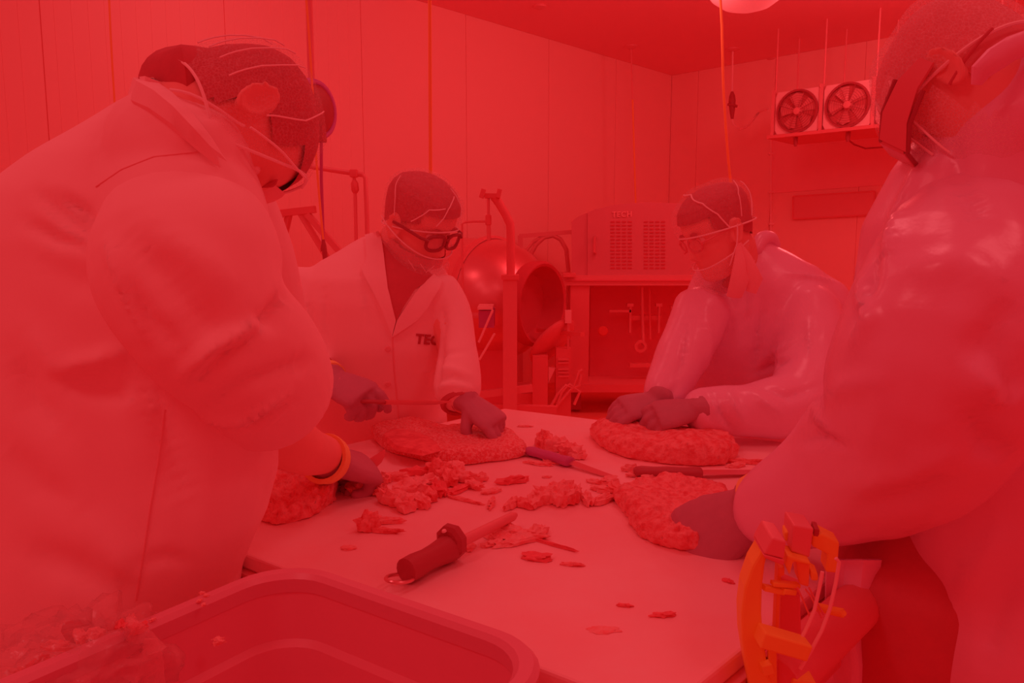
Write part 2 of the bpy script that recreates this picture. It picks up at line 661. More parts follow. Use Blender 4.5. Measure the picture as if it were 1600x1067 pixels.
# ------------------------------------------------------------------ fan unit (evaporator) on the right wall
E0 = P(1205, 211, 7.5)
EH = P(1205, 146, 7.5).z - E0.z
ev = thing('fan_unit', 'pale ceiling cooling unit with a row of round dark fans', 'fan unit', (E0.x, E0.y, E0.z))
pit = 0.455
NF = 4
ELEN = pit * NF + 0.03
out = NR                       # fans blow into the room
e3 = lambda s, d, z: E0 + DR * s + out * d + Vector((0, 0, z))
MB().prism([e3(0, -0.02, 0), e3(ELEN, -0.02, 0), e3(ELEN, -0.55, 0), e3(0, -0.55, 0)], (0, 0, EH)).build('housing', STEELD, ev, smooth=False)
MB().prism([e3(-0.03, 0.03, -0.035), e3(ELEN + 0.03, 0.03, -0.035), e3(ELEN + 0.03, -0.6, -0.035), e3(-0.03, -0.6, -0.035)], (0, 0, 0.03)).build('drip_tray', STEELDD, ev, smooth=False)
for k in range(NF):
    c = e3(0.02 + pit * (k + 0.5), 0, EH / 2)
    s0 = 0.02 + pit * k + 0.015
    s1 = s0 + pit - 0.03
    # front plate with a round opening
    n = 40
    rr = 0.185
    ring_in, ring_out = [], []
    hw, hh = (s1 - s0) / 2, EH / 2
    for j in range(n):
        a = 2 * math.pi * j / n
        ca, sa = math.cos(a), math.sin(a)
        kx = min(hw / abs(ca) if abs(ca) > 1e-6 else 1e9, hh / abs(sa) if abs(sa) > 1e-6 else 1e9)
        ring_in.append(c + DR * (ca * rr) + Vector((0, 0, sa * rr)))
        ring_out.append(c + DR * (ca * kx) + Vector((0, 0, sa * kx)))
    pl = MB()
    pl.rings([[p - out * 0.015 for p in ring_out], [p + out * 0.004 for p in ring_out], [p + out * 0.004 for p in ring_in], [p - out * 0.015 for p in ring_in]], False)
    pl.build('fan_plate', PALE, ev, smooth=False)
    fan = MB().lathe([(rr - 0.004, -0.006), (rr - 0.004, 0.02), (rr + 0.012, 0.02), (rr + 0.012, 0.002)], c, out, 40).build('fan_ring', BLACK, ev)
    MB().lathe([(0.0, -0.018), (rr, -0.018), (rr, 0.01)], c, out, 36).build('fan_backing', FANM, ev)
    bl = MB()
    for j in range(5):
        a = 2 * math.pi * j / 5 + 0.3 * k
        d1 = DR * math.cos(a) + Vector((0, 0, math.sin(a)))
        d2 = DR * math.cos(a + 0.85) + Vector((0, 0, math.sin(a + 0.85)))
        bl.prism([c + d1 * 0.04 - out * 0.012, c + d1 * 0.165 - out * 0.014, c + (d1 + d2).normalized() * 0.172 - out * 0.004, c + d2 * 0.15 + out * 0.004, c + d2 * 0.04 + out * 0.004], out * 0.003)
    bl.build('fan_blade', STEELD, fan, smooth=False)['kind'] = 'stuff'
    gr = MB()
    for j in range(1, 8):
        r = 0.035 + j * 0.0205
        gr.tube([c + DR * (math.cos(2 * math.pi * i / 28) * r) + Vector((0, 0, math.sin(2 * math.pi * i / 28) * r)) + out * 0.022 for i in range(28)], 0.0018, 4, closed=True)
    for j in range(4):
        a = math.pi * j / 4 + 0.4
        d1 = DR * math.cos(a) + Vector((0, 0, math.sin(a)))
        gr.tube([c - d1 * 0.186 + out * 0.022, c + d1 * 0.186 + out * 0.022], 0.003, 5)
    gr.build('fan_grille', BLACK, fan)['kind'] = 'stuff'
    MB().lathe([(0.0, 0.03), (0.03, 0.028), (0.045, 0.0), (0.045, -0.01)], c, out, 20).build('fan_hub', STEELD, fan)
for k in range(NF + 1):
    for dd in ((-0.03, -0.5)):
        a = e3(0.015 + pit * k, dd if dd > -0.1 else dd, EH - 0.0)
        MB().tube([a, Vector((a.x, a.y, CEIL))], 0.008, 8).build('hanging_rod', STEELD, ev)
    a = e3(0.015 + pit * k, 0.012, -0.03)
    MB().bar(a, a + Vector((0, 0, EH + 0.05)), 0.028, 0.02, up=out).build('mounting_strap', STEELD, ev, smooth=False)
for s in (0.22, 0.70, 1.2):
    a = e3(s, -0.05, -0.03)
    MB().tube([a, a + Vector((0, 0, -0.05)), a + Vector((0, 0, -0.09))], [0.02, 0.02, 0.012], 10).build('drain_stub', BLACK, ev)
MB().tube([P(1322, 216, 7.2), P(1335, 226, 7.2), P(1352, 232, 7.2), P(1380, 230, 7.1), P(1420, 226, 7.0)], 0.008, 8).build('drain_hose', BLACK, ev)

# sheet standing in for the fan unit's shadow, and dark strip on the wall


def wall_at(px, py, off=0.0):
    r = ray(px, py)
    t = (CORNER + NR * off - CAMPOS).dot(NR) / r.dot(NR)
    return CAMPOS + r * t


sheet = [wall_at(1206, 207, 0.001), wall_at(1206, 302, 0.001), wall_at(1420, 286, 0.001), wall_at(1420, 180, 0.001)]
tag(MB().prism(sheet, NR * 0.012).build('wall_shade_sheet', WALLSHADE, smooth=False, base=sheet[1]), 'darker sheet standing in for shade on the wall right below the fan unit', 'panel')
st = [wall_at(1241, 307, 0.001), wall_at(1241, 342, 0.001), wall_at(1368, 335, 0.001), wall_at(1368, 299, 0.001)]
o = tag(MB().prism(st, NR * 0.03).build('wall_strip', STEELD, smooth=False, base=st[1]), 'long dark horizontal strip panel on the wall under the fan unit', 'panel')
tr = MB()
for i in range(4):
    tr.bar(st[i] + NR * 0.03, st[(i + 1) % 4] + NR * 0.03, 0.014, 0.014, up=NR)
tr.build('strip_frame', STEELDD, o, smooth=False)
cond = thing('wall_conduit', 'thin upright conduit on the wall between corner and fan unit', 'pipe', wall_at(1204, 340, 0.02))
MB().tube([wall_at(1205, 215, 0.02), wall_at(1204, 430, 0.02)], 0.010, 8).build('tube', PALE, cond)
for yy in (240, 300, 350):
    MB().box(wall_at(1204.5, yy, 0.012), (0.05, 0.05, 0.02)).build('clip', PALE, cond, smooth=False)

# ------------------------------------------------------------------ purple hose reel and pipes on the left
Yh = 4.3
rc = P(488, 172, Yh)
o = thing('hose_reel', 'purple wound hose reel hanging behind the first man\'s head', 'hose reel', rc)
ax = Vector((0.88, -0.45, 0.0)).normalized()
for k in range(3):
    R1 = 0.150 - 0.006 * abs(k - 1)
    u_, w_ = ortho(ax)
    MB().tube([rc + ax * (0.028 * (k - 1)) + u_ * (math.cos(2 * math.pi * i / 32) * R1) + w_ * (math.sin(2 * math.pi * i / 32) * R1) for i in range(32)], 0.017, 10, closed=True).build('hose_coil', BLUEH, o)
MB().lathe([(0.0, -0.05), (0.110, -0.05), (0.125, -0.045), (0.13, -0.04), (0.13, 0.04), (0.125, 0.045), (0.110, 0.05), (0.0, 0.05)], rc, ax, 32).build('drum', BLACK, o)
MB().box(P(497, 209, Yh), (0.075, 0.09, 0.085)).build('outlet_box', BLACK, o, bevel=0.006)
MB().tube([P(502, 215, Yh), P(502, 280, Yh), P(504, 340, Yh), P(505, 384, Yh)], 0.009, 8).build('hose_end', BLUEP, o)
MB().tube([P(505, 382, Yh), P(505, 389, Yh), P(505, 393, Yh)], [0.011, 0.016, 0.014], 8).build('nozzle', BLACK, o)
MB().bar(rc + Vector((0, 0, 0.16)), Vector((rc.x, rc.y, CEIL)), 0.03, 0.03).build('hanging_bar', STEELD, o, smooth=False)

Yp = 5.2
o = thing('pipe_frame', 'dark bent pipe frame standing in front of the wall behind the two men in coats', 'pipe', P(560, 560, Yp))
MB().tube([P(488, 205, Yp), P(491, 225, Yp), P(487, 245, Yp), P(485, 256, Yp), P(489, 261, Yp), P(510, 264, Yp), P(545, 269, Yp), P(566, 272, Yp), P(571, 278, Yp), P(573, 330, Yp), P(576, 450, Yp), P(578, 600, Yp)], 0.015, 10).build('pipe', STEELD, o)
MB().tube([P(484, 261, Yp), P(520, 267, Yp), P(566, 274, Yp)], 0.012, 8).build('lower_pipe', STEELD, o)
MB().tube([P(553, 270, Yp), P(555, 310, Yp), P(558, 450, Yp), P(560, 600, Yp)], 0.012, 8).build('pipe', STEELD, o)
MB().tube([P(554, 282, Yp), P(554, 286, Yp), P(555, 297, Yp), P(555, 302, Yp)], [0.014, 0.024, 0.026, 0.014], 10).build('valve', STEELDD, o)
MB().box(P(553, 271, Yp), (0.05, 0.05, 0.05)).build('tee_joint', STEELDD, o, bevel=0.005)

Yt = 5.2
o = thing('steel_trestle', 'steel trestle with a flat top bar and splayed struts behind the first man', 'trestle', Vector((P(462, 330, Yt).x, Yt, 0)))
MB().bar(P(424, 335, Yt), P(493, 327, Yt), 0.05, 0.045).build('top_bar', STEELDD, o, smooth=False)
foot = Vector((P(462, 330, Yt).x, Yt, 0))
for (x, y, dx, dy) in ((440, 334, -0.55, -0.25), (452, 333, -0.30, 0.15), (468, 331, 0.45, 0.15), (476, 330, 0.80, -0.25)):
    k = foot + Vector((dx, dy, 0.85))
    MB().bar(P(x, y, Yt), k, 0.03, 0.04).build('strut', STEELD, o, smooth=False)
    MB().bar(k + Vector((0, 0, 0.02)), Vector((k.x, k.y, 0.0)), 0.04, 0.04).build('leg', STEELD, o, smooth=False)

# ------------------------------------------------------------------ vacuum tumbler
Yd = 6.2
ax = Vector((0.80, -0.60, -0.02)).normalized()          # drum axis, mouth towards the table
dc = P(775, 470, Yd)
RD = 0.50
o = thing('meat_tumbler', 'big steel drum tumbler with an open round mouth', 'tumbler', Vector((dc.x, dc.y, 0)))
MB().lathe([(0.0, -1.35), (0.30, -1.33), (0.44, -1.24), (RD, -1.08), (RD, -0.05)], dc, ax, 48).build('drum', STEEL, o)
MB().lathe([(RD, -0.07), (RD + 0.022, -0.065), (RD + 0.022, -0.02), (RD, -0.015)], dc, ax, 48).build('drum_flange', STEELDD, o)
MB().lathe([(RD, -0.03), (0.48, 0.08), (0.42, 0.22), (0.33, 0.33), (0.30, 0.36)], dc, ax, 48).build('cone', STEEL, o)
MB().lathe([(0.30, 0.34), (0.33, 0.36), (0.335, 0.44), (0.315, 0.47), (0.295, 0.46), (0.285, 0.38), (0.24, 0.30), (0.0, 0.26)], dc, ax, 40).build('mouth', SLOT, o)
u_, w_ = ortho(ax)
lid_c = dc + ax * 0.62 + Vector((0.02, 0, -0.10))
MB().lathe([(0.0, -0.02), (0.17, -0.02), (0.215, 0.0), (0.225, 0.02), (0.21, 0.04), (0.12, 0.06), (0.0, 0.07)], dc + ax * 0.50 + Vector((0.03, 0, -0.27)), (ax + Vector((0, 0, -0.75))).normalized(), 36).build('lid', STEELDD, o)
hb = dc + ax * 0.62 + Vector((0.0, 0, -0.20))
MB().bar(hb - DR * 0.22, hb + DR * 0.22, 0.05, 0.03).build('lid_handle', STEEL, o, smooth=False)
Ya = 5.35
MB().tube([P(772, 307, Ya), P(780, 318, Ya), P(790, 335, Ya), P(797, 350, Ya), P(798, 365, Ya), P(798, 400, Ya), P(798, 450, Ya)], 0.030, 14).build('lifting_arm', STEELDD, o)
br = MB().pxbox(757, 302, 778, 309, Ya - 0.03, 0.08)
br.bar(P(752, 309, Ya - 0.03), P(756, 296, Ya - 0.03), 0.03, 0.07)
br.bar(P(778, 309, Ya - 0.03), P(781, 296, Ya - 0.03), 0.03, 0.07)
br.build('arm_bracket', STEELDD, o, smooth=False)
MB().tube([P(763, 309, Ya), P(763, 338, Ya)], 0.010, 10).build('piston_rod', STEEL, o)
MB().tube([P(763, 335, Ya), P(763, 337, Ya), P(763, 351, Ya), P(763, 352, Ya)], [0.012, 0.021, 0.021, 0.012], 12).build('piston_collar', STEELDD, o)
MB().tube([P(763.5, 350, Ya), P(764, 376, Ya)], 0.015, 10).build('piston_barrel', STEELD, o)
MB().tube([P(759, 346, Ya), P(740, 346, Ya), P(727, 347, Ya), P(722, 350, Ya), P(722, 400, Ya), P(724, 480, Ya), P(724, 560, Ya)], 0.008, 8).build('pipe', STEELD, o)
MB().pxbox(786, 434, 808, 660, Ya - 0.08, 0.16).build('column', STEELD, o, smooth=False)
MB().pxbox(783, 430, 811, 437, Ya - 0.1, 0.2).build('column_cap', STEELDD, o, smooth=False)
MB().pxbox(735, 480, 800, 690, Ya + 0.55, 0.5).build('drive_cabinet', CAVITY, o, smooth=False)
MB().pxbox(748, 485, 772, 512, Ya - 0.1, 0.3).build('purple_case', BLUEP, o, smooth=False)
MB().pxbox(746, 480, 770, 484, Ya - 0.12, 0.3).build('case_lid', PALE, o, smooth=False)
MB().tube([P(770, 484, Ya - 0.14), P(748, 535, Ya - 0.14)], 0.008, 8).build('pale_rod', PALE, o)
MB().tube([P(773, 521, Ya - 0.14), P(749, 562, Ya - 0.14)], 0.008, 8).build('pale_rod', PALE, o)
lg = MB().pxbox(720, 493, 748, 497, Ya - 0.1, 0.25)
lg.pxbox(730, 497, 736, 514, Ya - 0.05, 0.05)
lg.build('side_ledge', STEEL, o, smooth=False)
MB().pxbox(832, 556, 856, 655, Yd - 0.5, 0.25).build('pedestal', STEELDD, o, smooth=False)
MB().pxbox(790, 615, 835, 655, Yd - 0.4, 0.5).build('base_box', STEELDD, o, smooth=False)
MB().bar(P(735, 618, Ya), P(832, 606, Ya), 0.04, 0.05).build('base_rail', STEELD, o, smooth=False)
MB().bar(P(770, 636, Ya), P(870, 640, Ya), 0.06, 0.05).build('base_rail', STEELDD, o, smooth=False)

# arched guard frame between the drum and the slotted machine
Yg = 7.4
o = thing('guard_frame', 'steel frame with an arched hoop between drum and slotted machine', 'frame', Vector((P(860, 400, Yg).x, Yg, 0)))
MB().bar(P(811, 369, Yg), P(898, 362, Yg), 0.045, 0.04).build('top_bar', STEELD, o, smooth=False)
MB().bar(P(813, 368, Yg), P(813, 640, Yg), 0.05, 0.04).build('post', STEELD, o, smooth=False)
MB().tube([P(828, 400, Yg), P(838, 382, Yg), P(850, 371, Yg), P(864, 368, Yg), P(876, 374, Yg), P(885, 390, Yg), P(888, 420, Yg), P(888, 460, Yg), P(888, 640, Yg)], 0.022, 10).build('hoop', STEELD, o)
MB().tube([P(822, 392, Yg), P(834, 377, Yg), P(852, 368, Yg)], 0.016, 8).build('brace', STEELD, o)

# pale bits and the slatted crate between the machines
Yc = 5.75
o = thing('slatted_crate', 'small slatted case standing between drum and slotted machine', 'crate', Vector((P(880, 600, Yc).x, Yc, 0)))
MB().pxbox(868, 545, 893, 650, Yc, 0.12).build('case', STEELDD, o, smooth=False)
for y in (562, 567, 577, 582, 588):
    MB().pxbox(872, y - 1.3, 889, y + 1.3, Yc - 0.02, 0.02).build('slat', STEELD, o, smooth=False)
MB().pxbox(883, 485, 893, 505, Yc, 0.05).build('pale_sign', PALE, o, smooth=False)
MB().pxbox(886, 505, 890, 548, Yc + 0.01, 0.03).build('sign_post', STEELD, o, smooth=False)
MB().prism([P(857, 574, Yc), P(868, 575, Yc), P(857, 598, Yc)], (0, 0.03, 0)).build('pale_corner', PALE, o, smooth=False)
o = thing('hose_bundle', 'loose looped pale hoses on the floor in front of the slotted machine', 'hose', P(890, 630, 5.7))
for q in ([(858, 640), (872, 615), (884, 602), (896, 606), (905, 580), (910, 578)], [(862, 645), (880, 622), (893, 607), (905, 602), (908, 585)], [(868, 640), (878, 612), (890, 600), (906, 612), (897, 632)]):
    MB().tube([P(x, y, 5.7) for x, y in q], 0.012, 8).build('hose', STEELD, o)

# ------------------------------------------------------------------ slotted packaging machine
Ym = 6.5
o = thing('packaging_machine', 'steel machine with a curved slotted hood over a dark open bay', 'machine', Vector((P(980, 500, Ym).x, Ym, 0)))
prof = [(893, 437), (893, 346), (905, 337), (930, 327), (960, 320), (990, 317), (1020, 316), (1060, 318), (1100, 325), (1150, 341), (1152, 437)]
MB().prism([P(x, y, Ym) for x, y in prof], (0.08, 0.75, 0)).build('hood', HOODM, o, smooth=False)
MB().prism([P(918, 432, Ym - 0.012), P(918, 333, Ym - 0.012), P(950, 324, Ym - 0.012), P(990, 319, Ym - 0.012), P(1020, 318, Ym - 0.012), P(1060, 320, Ym - 0.012), P(1098, 327, Ym - 0.012), P(1098, 432, Ym - 0.012)], (0, 0.013, 0)).build('hood_door', HOODM, o, smooth=False)
sl = []
for bx, cols in ((954, 4), (1006, 4)):
    for r_ in range(14):
        for c_ in range(cols):
            x0 = bx + c_ * 9.0
            y0 = 345.5 + r_ * 5.55
            sl.append((x0, y0))
slot_proto = None
for x0, y0 in sl:
    s = MB().pxbox(x0, y0, x0 + 6.4, y0 + 2.3, Ym - 0.016, 0.006).build('vent_slot', SLOT, o, smooth=False)
hd = MB().tube([P(930, 370, Ym - 0.012), P(929, 372, Ym - 0.05), P(929, 394, Ym - 0.05), P(930, 396, Ym - 0.012)], 0.011, 8)
hd.build('door_handle', STEEL, o)
MB().pxbox(878, 430, 1160, 446, Ym - 0.06, 0.85).build('top_rail', STEELD, o, smooth=False)
MB().pxbox(883, 437, 1156, 439, Ym - 0.075, 0.02).build('rail_groove', CAVITY, o, smooth=False)
MB().pxbox(880, 427, 900, 433, Ym - 0.1, 0.1).build('hinge_block', STEELDD, o, smooth=False)
MB().pxbox(890, 446, 921, 605, Ym - 0.04, 0.14).build('post', STEELDD, o, smooth=False)
MB().pxbox(1130, 446, 1160, 605, Ym - 0.04, 0.14).build('post', STEELDD, o, smooth=False)
MB().pxbox(921, 446, 1130, 605, Ym + 0.55, 0.1).build('back_panel', CAVITY, o, smooth=False)
MB().pxbox(921, 446, 1130, 600, Ym + 0.35, 0.02).build('bay_screen', CAVITY, o, smooth=False)
MB().pxbox(882, 601, 1160, 613, Ym - 0.08, 0.8).build('bottom_rail', STEELDD, o, smooth=False)
for x in (900, 1140):
    MB().pxbox(x - 8, 612, x + 8, 640, Ym, 0.12).build('foot', BLACK, o, smooth=False)
g = Ym + 0.15
MB().pxbox(952, 484, 986, 488, g, 0.05).build('bay_bar', STEELD, o, smooth=False)
MB().pxbox(1048, 478, 1085, 482, g, 0.05).build('bay_bar', STEELD, o, smooth=False)
MB().tube([P(1003, 449, g), P(1005, 540, g)], 0.014, 10).build('piston', STEELD, o)
MB().tube([P(1015, 452, g), P(1016, 530, g)], 0.008, 8).build('piston', STEELDD, o)
for x in (985, 1030):
    MB().pxbox(x - 2, 475, x + 2, 520, g, 0.03).build('guide_post', STEELD, o, smooth=False)
    MB().pxbox(x - 5, 474, x + 5, 479, g - 0.01, 0.05).build('guide_cap', STEEL, o, smooth=False)
MB().pxbox(983, 493, 1034, 500, g + 0.02, 0.05).build('cross_plate', STEELDD, o, smooth=False)
MB().pxbox(984, 568, 1030, 574, g, 0.05).build('bay_bar', STEELDD, o, smooth=False)
wh = MB().lathe([(0.03, -0.01), (0.055, -0.01), (0.055, 0.01), (0.03, 0.01)], P(1001, 541, g - 0.02), (0, -1, 0), 20)
wh.build('hand_wheel', STEELDD, o)
MB().lathe([(0.0, 0.012), (0.035, 0.01), (0.045, 0.0), (0.0, -0.01)], P(942, 517, g), (0, -1, 0), 20).build('red_button', mat('red_button', (206, 24, 24), 0.4, 0.3), o)
fc = bpy.data.curves.new('lettering', 'FONT')
fc.body = 'TECH'
fc.size = 0.052
fc.extrude = 0.002
fo = bpy.data.objects.new('lettering', fc)
COL.objects.link(fo)
dg = bpy.context.evaluated_depsgraph_get()


def text_mesh(body, size, bold=0.0):
    fc = bpy.data.curves.new('t', 'FONT')
    fc.body = body
    fc.size = size
    fc.extrude = 0.0015
    fc.offset = bold
    fc.space_character = 1.12
    fo = bpy.data.objects.new('t', fc)
    COL.objects.link(fo)
    dg = bpy.context.evaluated_depsgraph_get()
    em = fo.evaluated_get(dg).to_mesh()
    v = [Vector(x.co) for x in em.vertices]
    f = [tuple(p.vertices) for p in em.polygons]
    fo.evaluated_get(dg).to_mesh_clear()
    bpy.data.objects.remove(fo)
    return v, f


bpy.data.objects.remove(fo)
v, f = text_mesh('TECH', 0.062, 0.001)
p0 = P(956, 339, Ym - 0.018)
mk('lettering', [p0 + Vector((q.x, -q.z, q.y + q.x * 0.02)) for q in v], f, LETTERL, o, False)

# ------------------------------------------------------------------ work table
ZT = 0.95
K1, K2, K3, K4 = Vector((0.151, 0.724, ZT)), Vector((-0.763, 1.391, ZT)), Vector((-0.0225, 2.205, ZT)), Vector((0.998, 1.625, ZT))
tc = (K1 + K2 + K3 + K4) / 4
table = thing('cutting_table', 'square work table with a pale cutting board top', 'table', Vector((tc.x, tc.y, 0)))


def inset(pts, d):
    c = sum(pts, Vector()) / len(pts)
    n = len(pts)
    r = []
    for i in range(n):
        p, a, b = pts[i], pts[i - 1], pts[(i + 1) % n]
        r.append(p + ((a - p).normalized() + (b - p).normalized()) * d)
    return r


bt = [K1, K2, K3, K4]
MB().prism([p + Vector((0, 0, -0.025)) for p in bt], (0, 0, 0.025)).build('cutting_board', BOARD, table, smooth=False, bevel=0.004)
fr = [p + Vector((0, 0, -0.028)) for p in inset(bt, -0.012)]
MB().prism([p + Vector((0, 0, -0.004)) for p in fr], (0, 0, 0.0065)).build('frame_plate', STEELD, table, smooth=False)
for i in range(4):
    MB().bar(fr[i] + Vector((0, 0, -0.045)), fr[(i + 1) % 4] + Vector((0, 0, -0.045)), 0.04, 0.08).build('rail', STEELDD, table, smooth=False, bevel=0.006)
ins = inset(bt, 0.05)
for p in ins:
    MB().tube([Vector((p.x, p.y, ZT - 0.05)), Vector((p.x, p.y, 0.03))], 0.025, 14).build('leg', STEELD, table)
    MB().tube([Vector((p.x, p.y, 0.035)), Vector((p.x, p.y, 0.0))], [0.02, 0.035], 14).build('foot', BLACK, table)
for i in (0, 2):
    a, b = ins[i], ins[(i + 1) % 4]
    MB().tube([Vector((a.x, a.y, 0.25)), Vector((b.x, b.y, 0.25))], 0.018, 10).build('stretcher', STEELD, table)
# rounded steel side bumper on the right side rail
ed = (K4 - K1).normalized()
sidev = Vector((ed.y, -ed.x, 0))
a_, b_ = K1 + ed * 0.16 + sidev * 0.046 + Vector((0, 0, -0.018)), K1 + ed * 0.70 + sidev * 0.046 + Vector((0, 0, -0.018))
MB().tube([a_, b_ - ed * 0.03, b_], [0.031, 0.031, 0.027], 18).build('side_bumper', STEELDD, table)
MB().tube([b_, b_ + ed * 0.02, b_ + ed * 0.05], [0.02, 0.018, 0.018], 12).build('bumper_pin', STEEL, table)

# ------------------------------------------------------------------ tub on its cart
nd = (K1 - K2).normalized()                       # along the near edge of the table
nn = Vector((nd.y, -nd.x, 0))
if nn.y > 0:
    nn = -nn                                      # towards the viewer
ZR = 1.0
A = G(455, 868, ZR) + nn * 0.004
B_ = G(892, 1014, ZR) + nn * 0.004
td = (B_ - A).normalized()
tn = Vector((td.y, -td.x, 0))
if tn.y > 0:
    tn = -tn
TL, TW, TH = (B_ - A).length, 0.62, 0.24
ctr = A + td * (TL / 2) + tn * (TW / 2)
cartz = ZR - TH - 0.01


def rrect(hx, hy, r, z, n=8, c=ctr):
    pts = []
    for cx, cy, a0 in ((hx - r, hy - r, 0), (-hx + r, hy - r, 90), (-hx + r, -hy + r, 180), (hx - r, -hy + r, 270)):
        for k in range(n + 1):
            a = math.radians(a0 + 90 * k / n)
            pts.append(c + td * (cx + r * math.cos(a)) + tn * (cy + r * math.sin(a)) + Vector((0, 0, z - c.z)))
    return pts


hx, hy = TL / 2, TW / 2
tub = thing('plastic_tub', 'large grey plastic tub standing against the near table edge', 'tub', Vector((ctr.x, ctr.y, cartz)))
MB().rings([rrect(hx - 0.035, hy - 0.035, 0.06, cartz),
            rrect(hx - 0.030, hy - 0.030, 0.065, cartz + 0.006),
            rrect(hx - 0.014, hy - 0.014, 0.072, ZR - 0.02),
            rrect(hx - 0.020, hy - 0.020, 0.070, ZR - 0.02),
            rrect(hx - 0.026, hy - 0.026, 0.066, ZR - 0.085),
            rrect(hx - 0.034, hy - 0.034, 0.062, ZR - 0.092),
            rrect(hx - 0.046, hy - 0.046, 0.055, cartz + 0.02),
            rrect(hx - 0.060, hy - 0.060, 0.050, cartz + 0.008)], True).build('body', GREYTUB, tub)
MB().rings([rrect(hx - 0.016, hy - 0.016, 0.070, ZR - 0.024), rrect(hx - 0.002, hy - 0.002, 0.078, ZR - 0.026), rrect(hx, hy, 0.08, ZR - 0.006), rrect(hx - 0.005, hy - 0.005, 0.078, ZR),
            rrect(hx - 0.018, hy - 0.018, 0.070, ZR), rrect(hx - 0.023, hy - 0.023, 0.068, ZR - 0.006), rrect(hx - 0.022, hy - 0.022, 0.068, ZR - 0.024)], False, True).build('rim', TUBRIM, tub)
cart = thing('tub_cart', 'steel cart under the grey plastic tub', 'cart', Vector((ctr.x, ctr.y, 0)))
MB().rings([rrect(hx, hy, 0.03, cartz - 0.03), rrect(hx, hy, 0.03, cartz - 0.001)], True).build('shelf', STEELD, cart, smooth=False)
for sx in (-1, 1):
    for sy in (-1, 1):
        p = ctr + td * (sx * (hx - 0.05)) + tn * (sy * (hy - 0.05))
        MB().tube([Vector((p.x, p.y, cartz - 0.03)), Vector((p.x, p.y, 0.1))], 0.016, 12).build('leg', STEELD, cart)
        MB().lathe([(0.0, -0.015), (0.045, -0.015), (0.05, -0.008), (0.05, 0.008), (0.045, 0.015), (0.0, 0.015)], Vector((p.x, p.y, 0.05)), td, 20).build('wheel', BLACK, cart)
        MB().bar(Vector((p.x, p.y, 0.105)), Vector((p.x, p.y, 0.05)), 0.05, 0.02).build('wheel_fork', STEELD, cart, smooth=False)

# ------------------------------------------------------------------ heads
LEV = [(-.121, .050, .020, .010), (-.117, .072, .012, .028), (-.106, .083, -.004, .043), (-.088, .085, -.034, .054),
       (-.065, .084, -.056, .061), (-.040, .085, -.073, .066), (-.015, .084, -.085, .0695), (.010, .084, -.093, .0725),
       (.035, .088, -.098, .0755), (.060, .087, -.100, .077), (.082, .078, -.094, .073), (.100, .060, -.081, .062),
       (.112, .038, -.058, .044), (.119, .012, -.030, .022), (.121, -.004, -.012, .006)]


def lev(z):
    for i in range(len(LEV) - 1):
        if LEV[i][0] <= z <= LEV[i + 1][0]:
            t = (z - LEV[i][0]) / (LEV[i + 1][0] - LEV[i][0])
            return [LEV[i][k] * (1 - t) + LEV[i + 1][k] * t for k in (1, 2, 3)]
    return list(LEV[0 if z < 0 else -1][1:])


def gs(d, s):
    return math.exp(-(d / s) ** 2)


def head_pt(th, z, off=0.0):
    xf, xb, hw = lev(z)
    xc, a = (xf + xb) / 2, (xf - xb) / 2
    c, s = math.cos(th), math.sin(th)
    e = 2.0 / 2.35
    x = xc + a * math.copysign(abs(c) ** e, c)
    y = hw * math.copysign(abs(s) ** e, s)
    if off == 0.0 and x > 0.03:
        if -.052 < z < .016:
            t = (z + .036) / .050
            h = .026 * (1 - max(0, t)) if t > 0 else .026 * max(0, 1 + t * 3.4)
            x += max(0, h) * gs(y, .012 + .004 * (1 - max(0, min(1, t))))
        x -= .010 * (gs(y - .031, .017) + gs(y + .031, .017)) * gs(z - .006, .013)
        x += .005 * gs(z - .029, .009) * gs(y, .05)
        x += .006 * gs(z + .060, .006) * gs(y, .022) + .005 * gs(z + .074, .006) * gs(y, .02)
        x -= .004 * gs(z + .067, .003) * gs(y, .022)
        x += .005 * gs(z + .100, .014) * gs(y, .02)
    r = Vector((x - (-.005), y, z * 0.9))
    if off:
        return Vector((x, y, z)) + r.normalized() * off
    return Vector((x, y, z))


ZS = [-.121 + .242 * i / 56 for i in range(57)]
NTH = 64


def head_grid(off=0.0):
    return [[head_pt(2 * math.pi * j / NTH, z, off) for j in range(NTH)] for z in ZS]


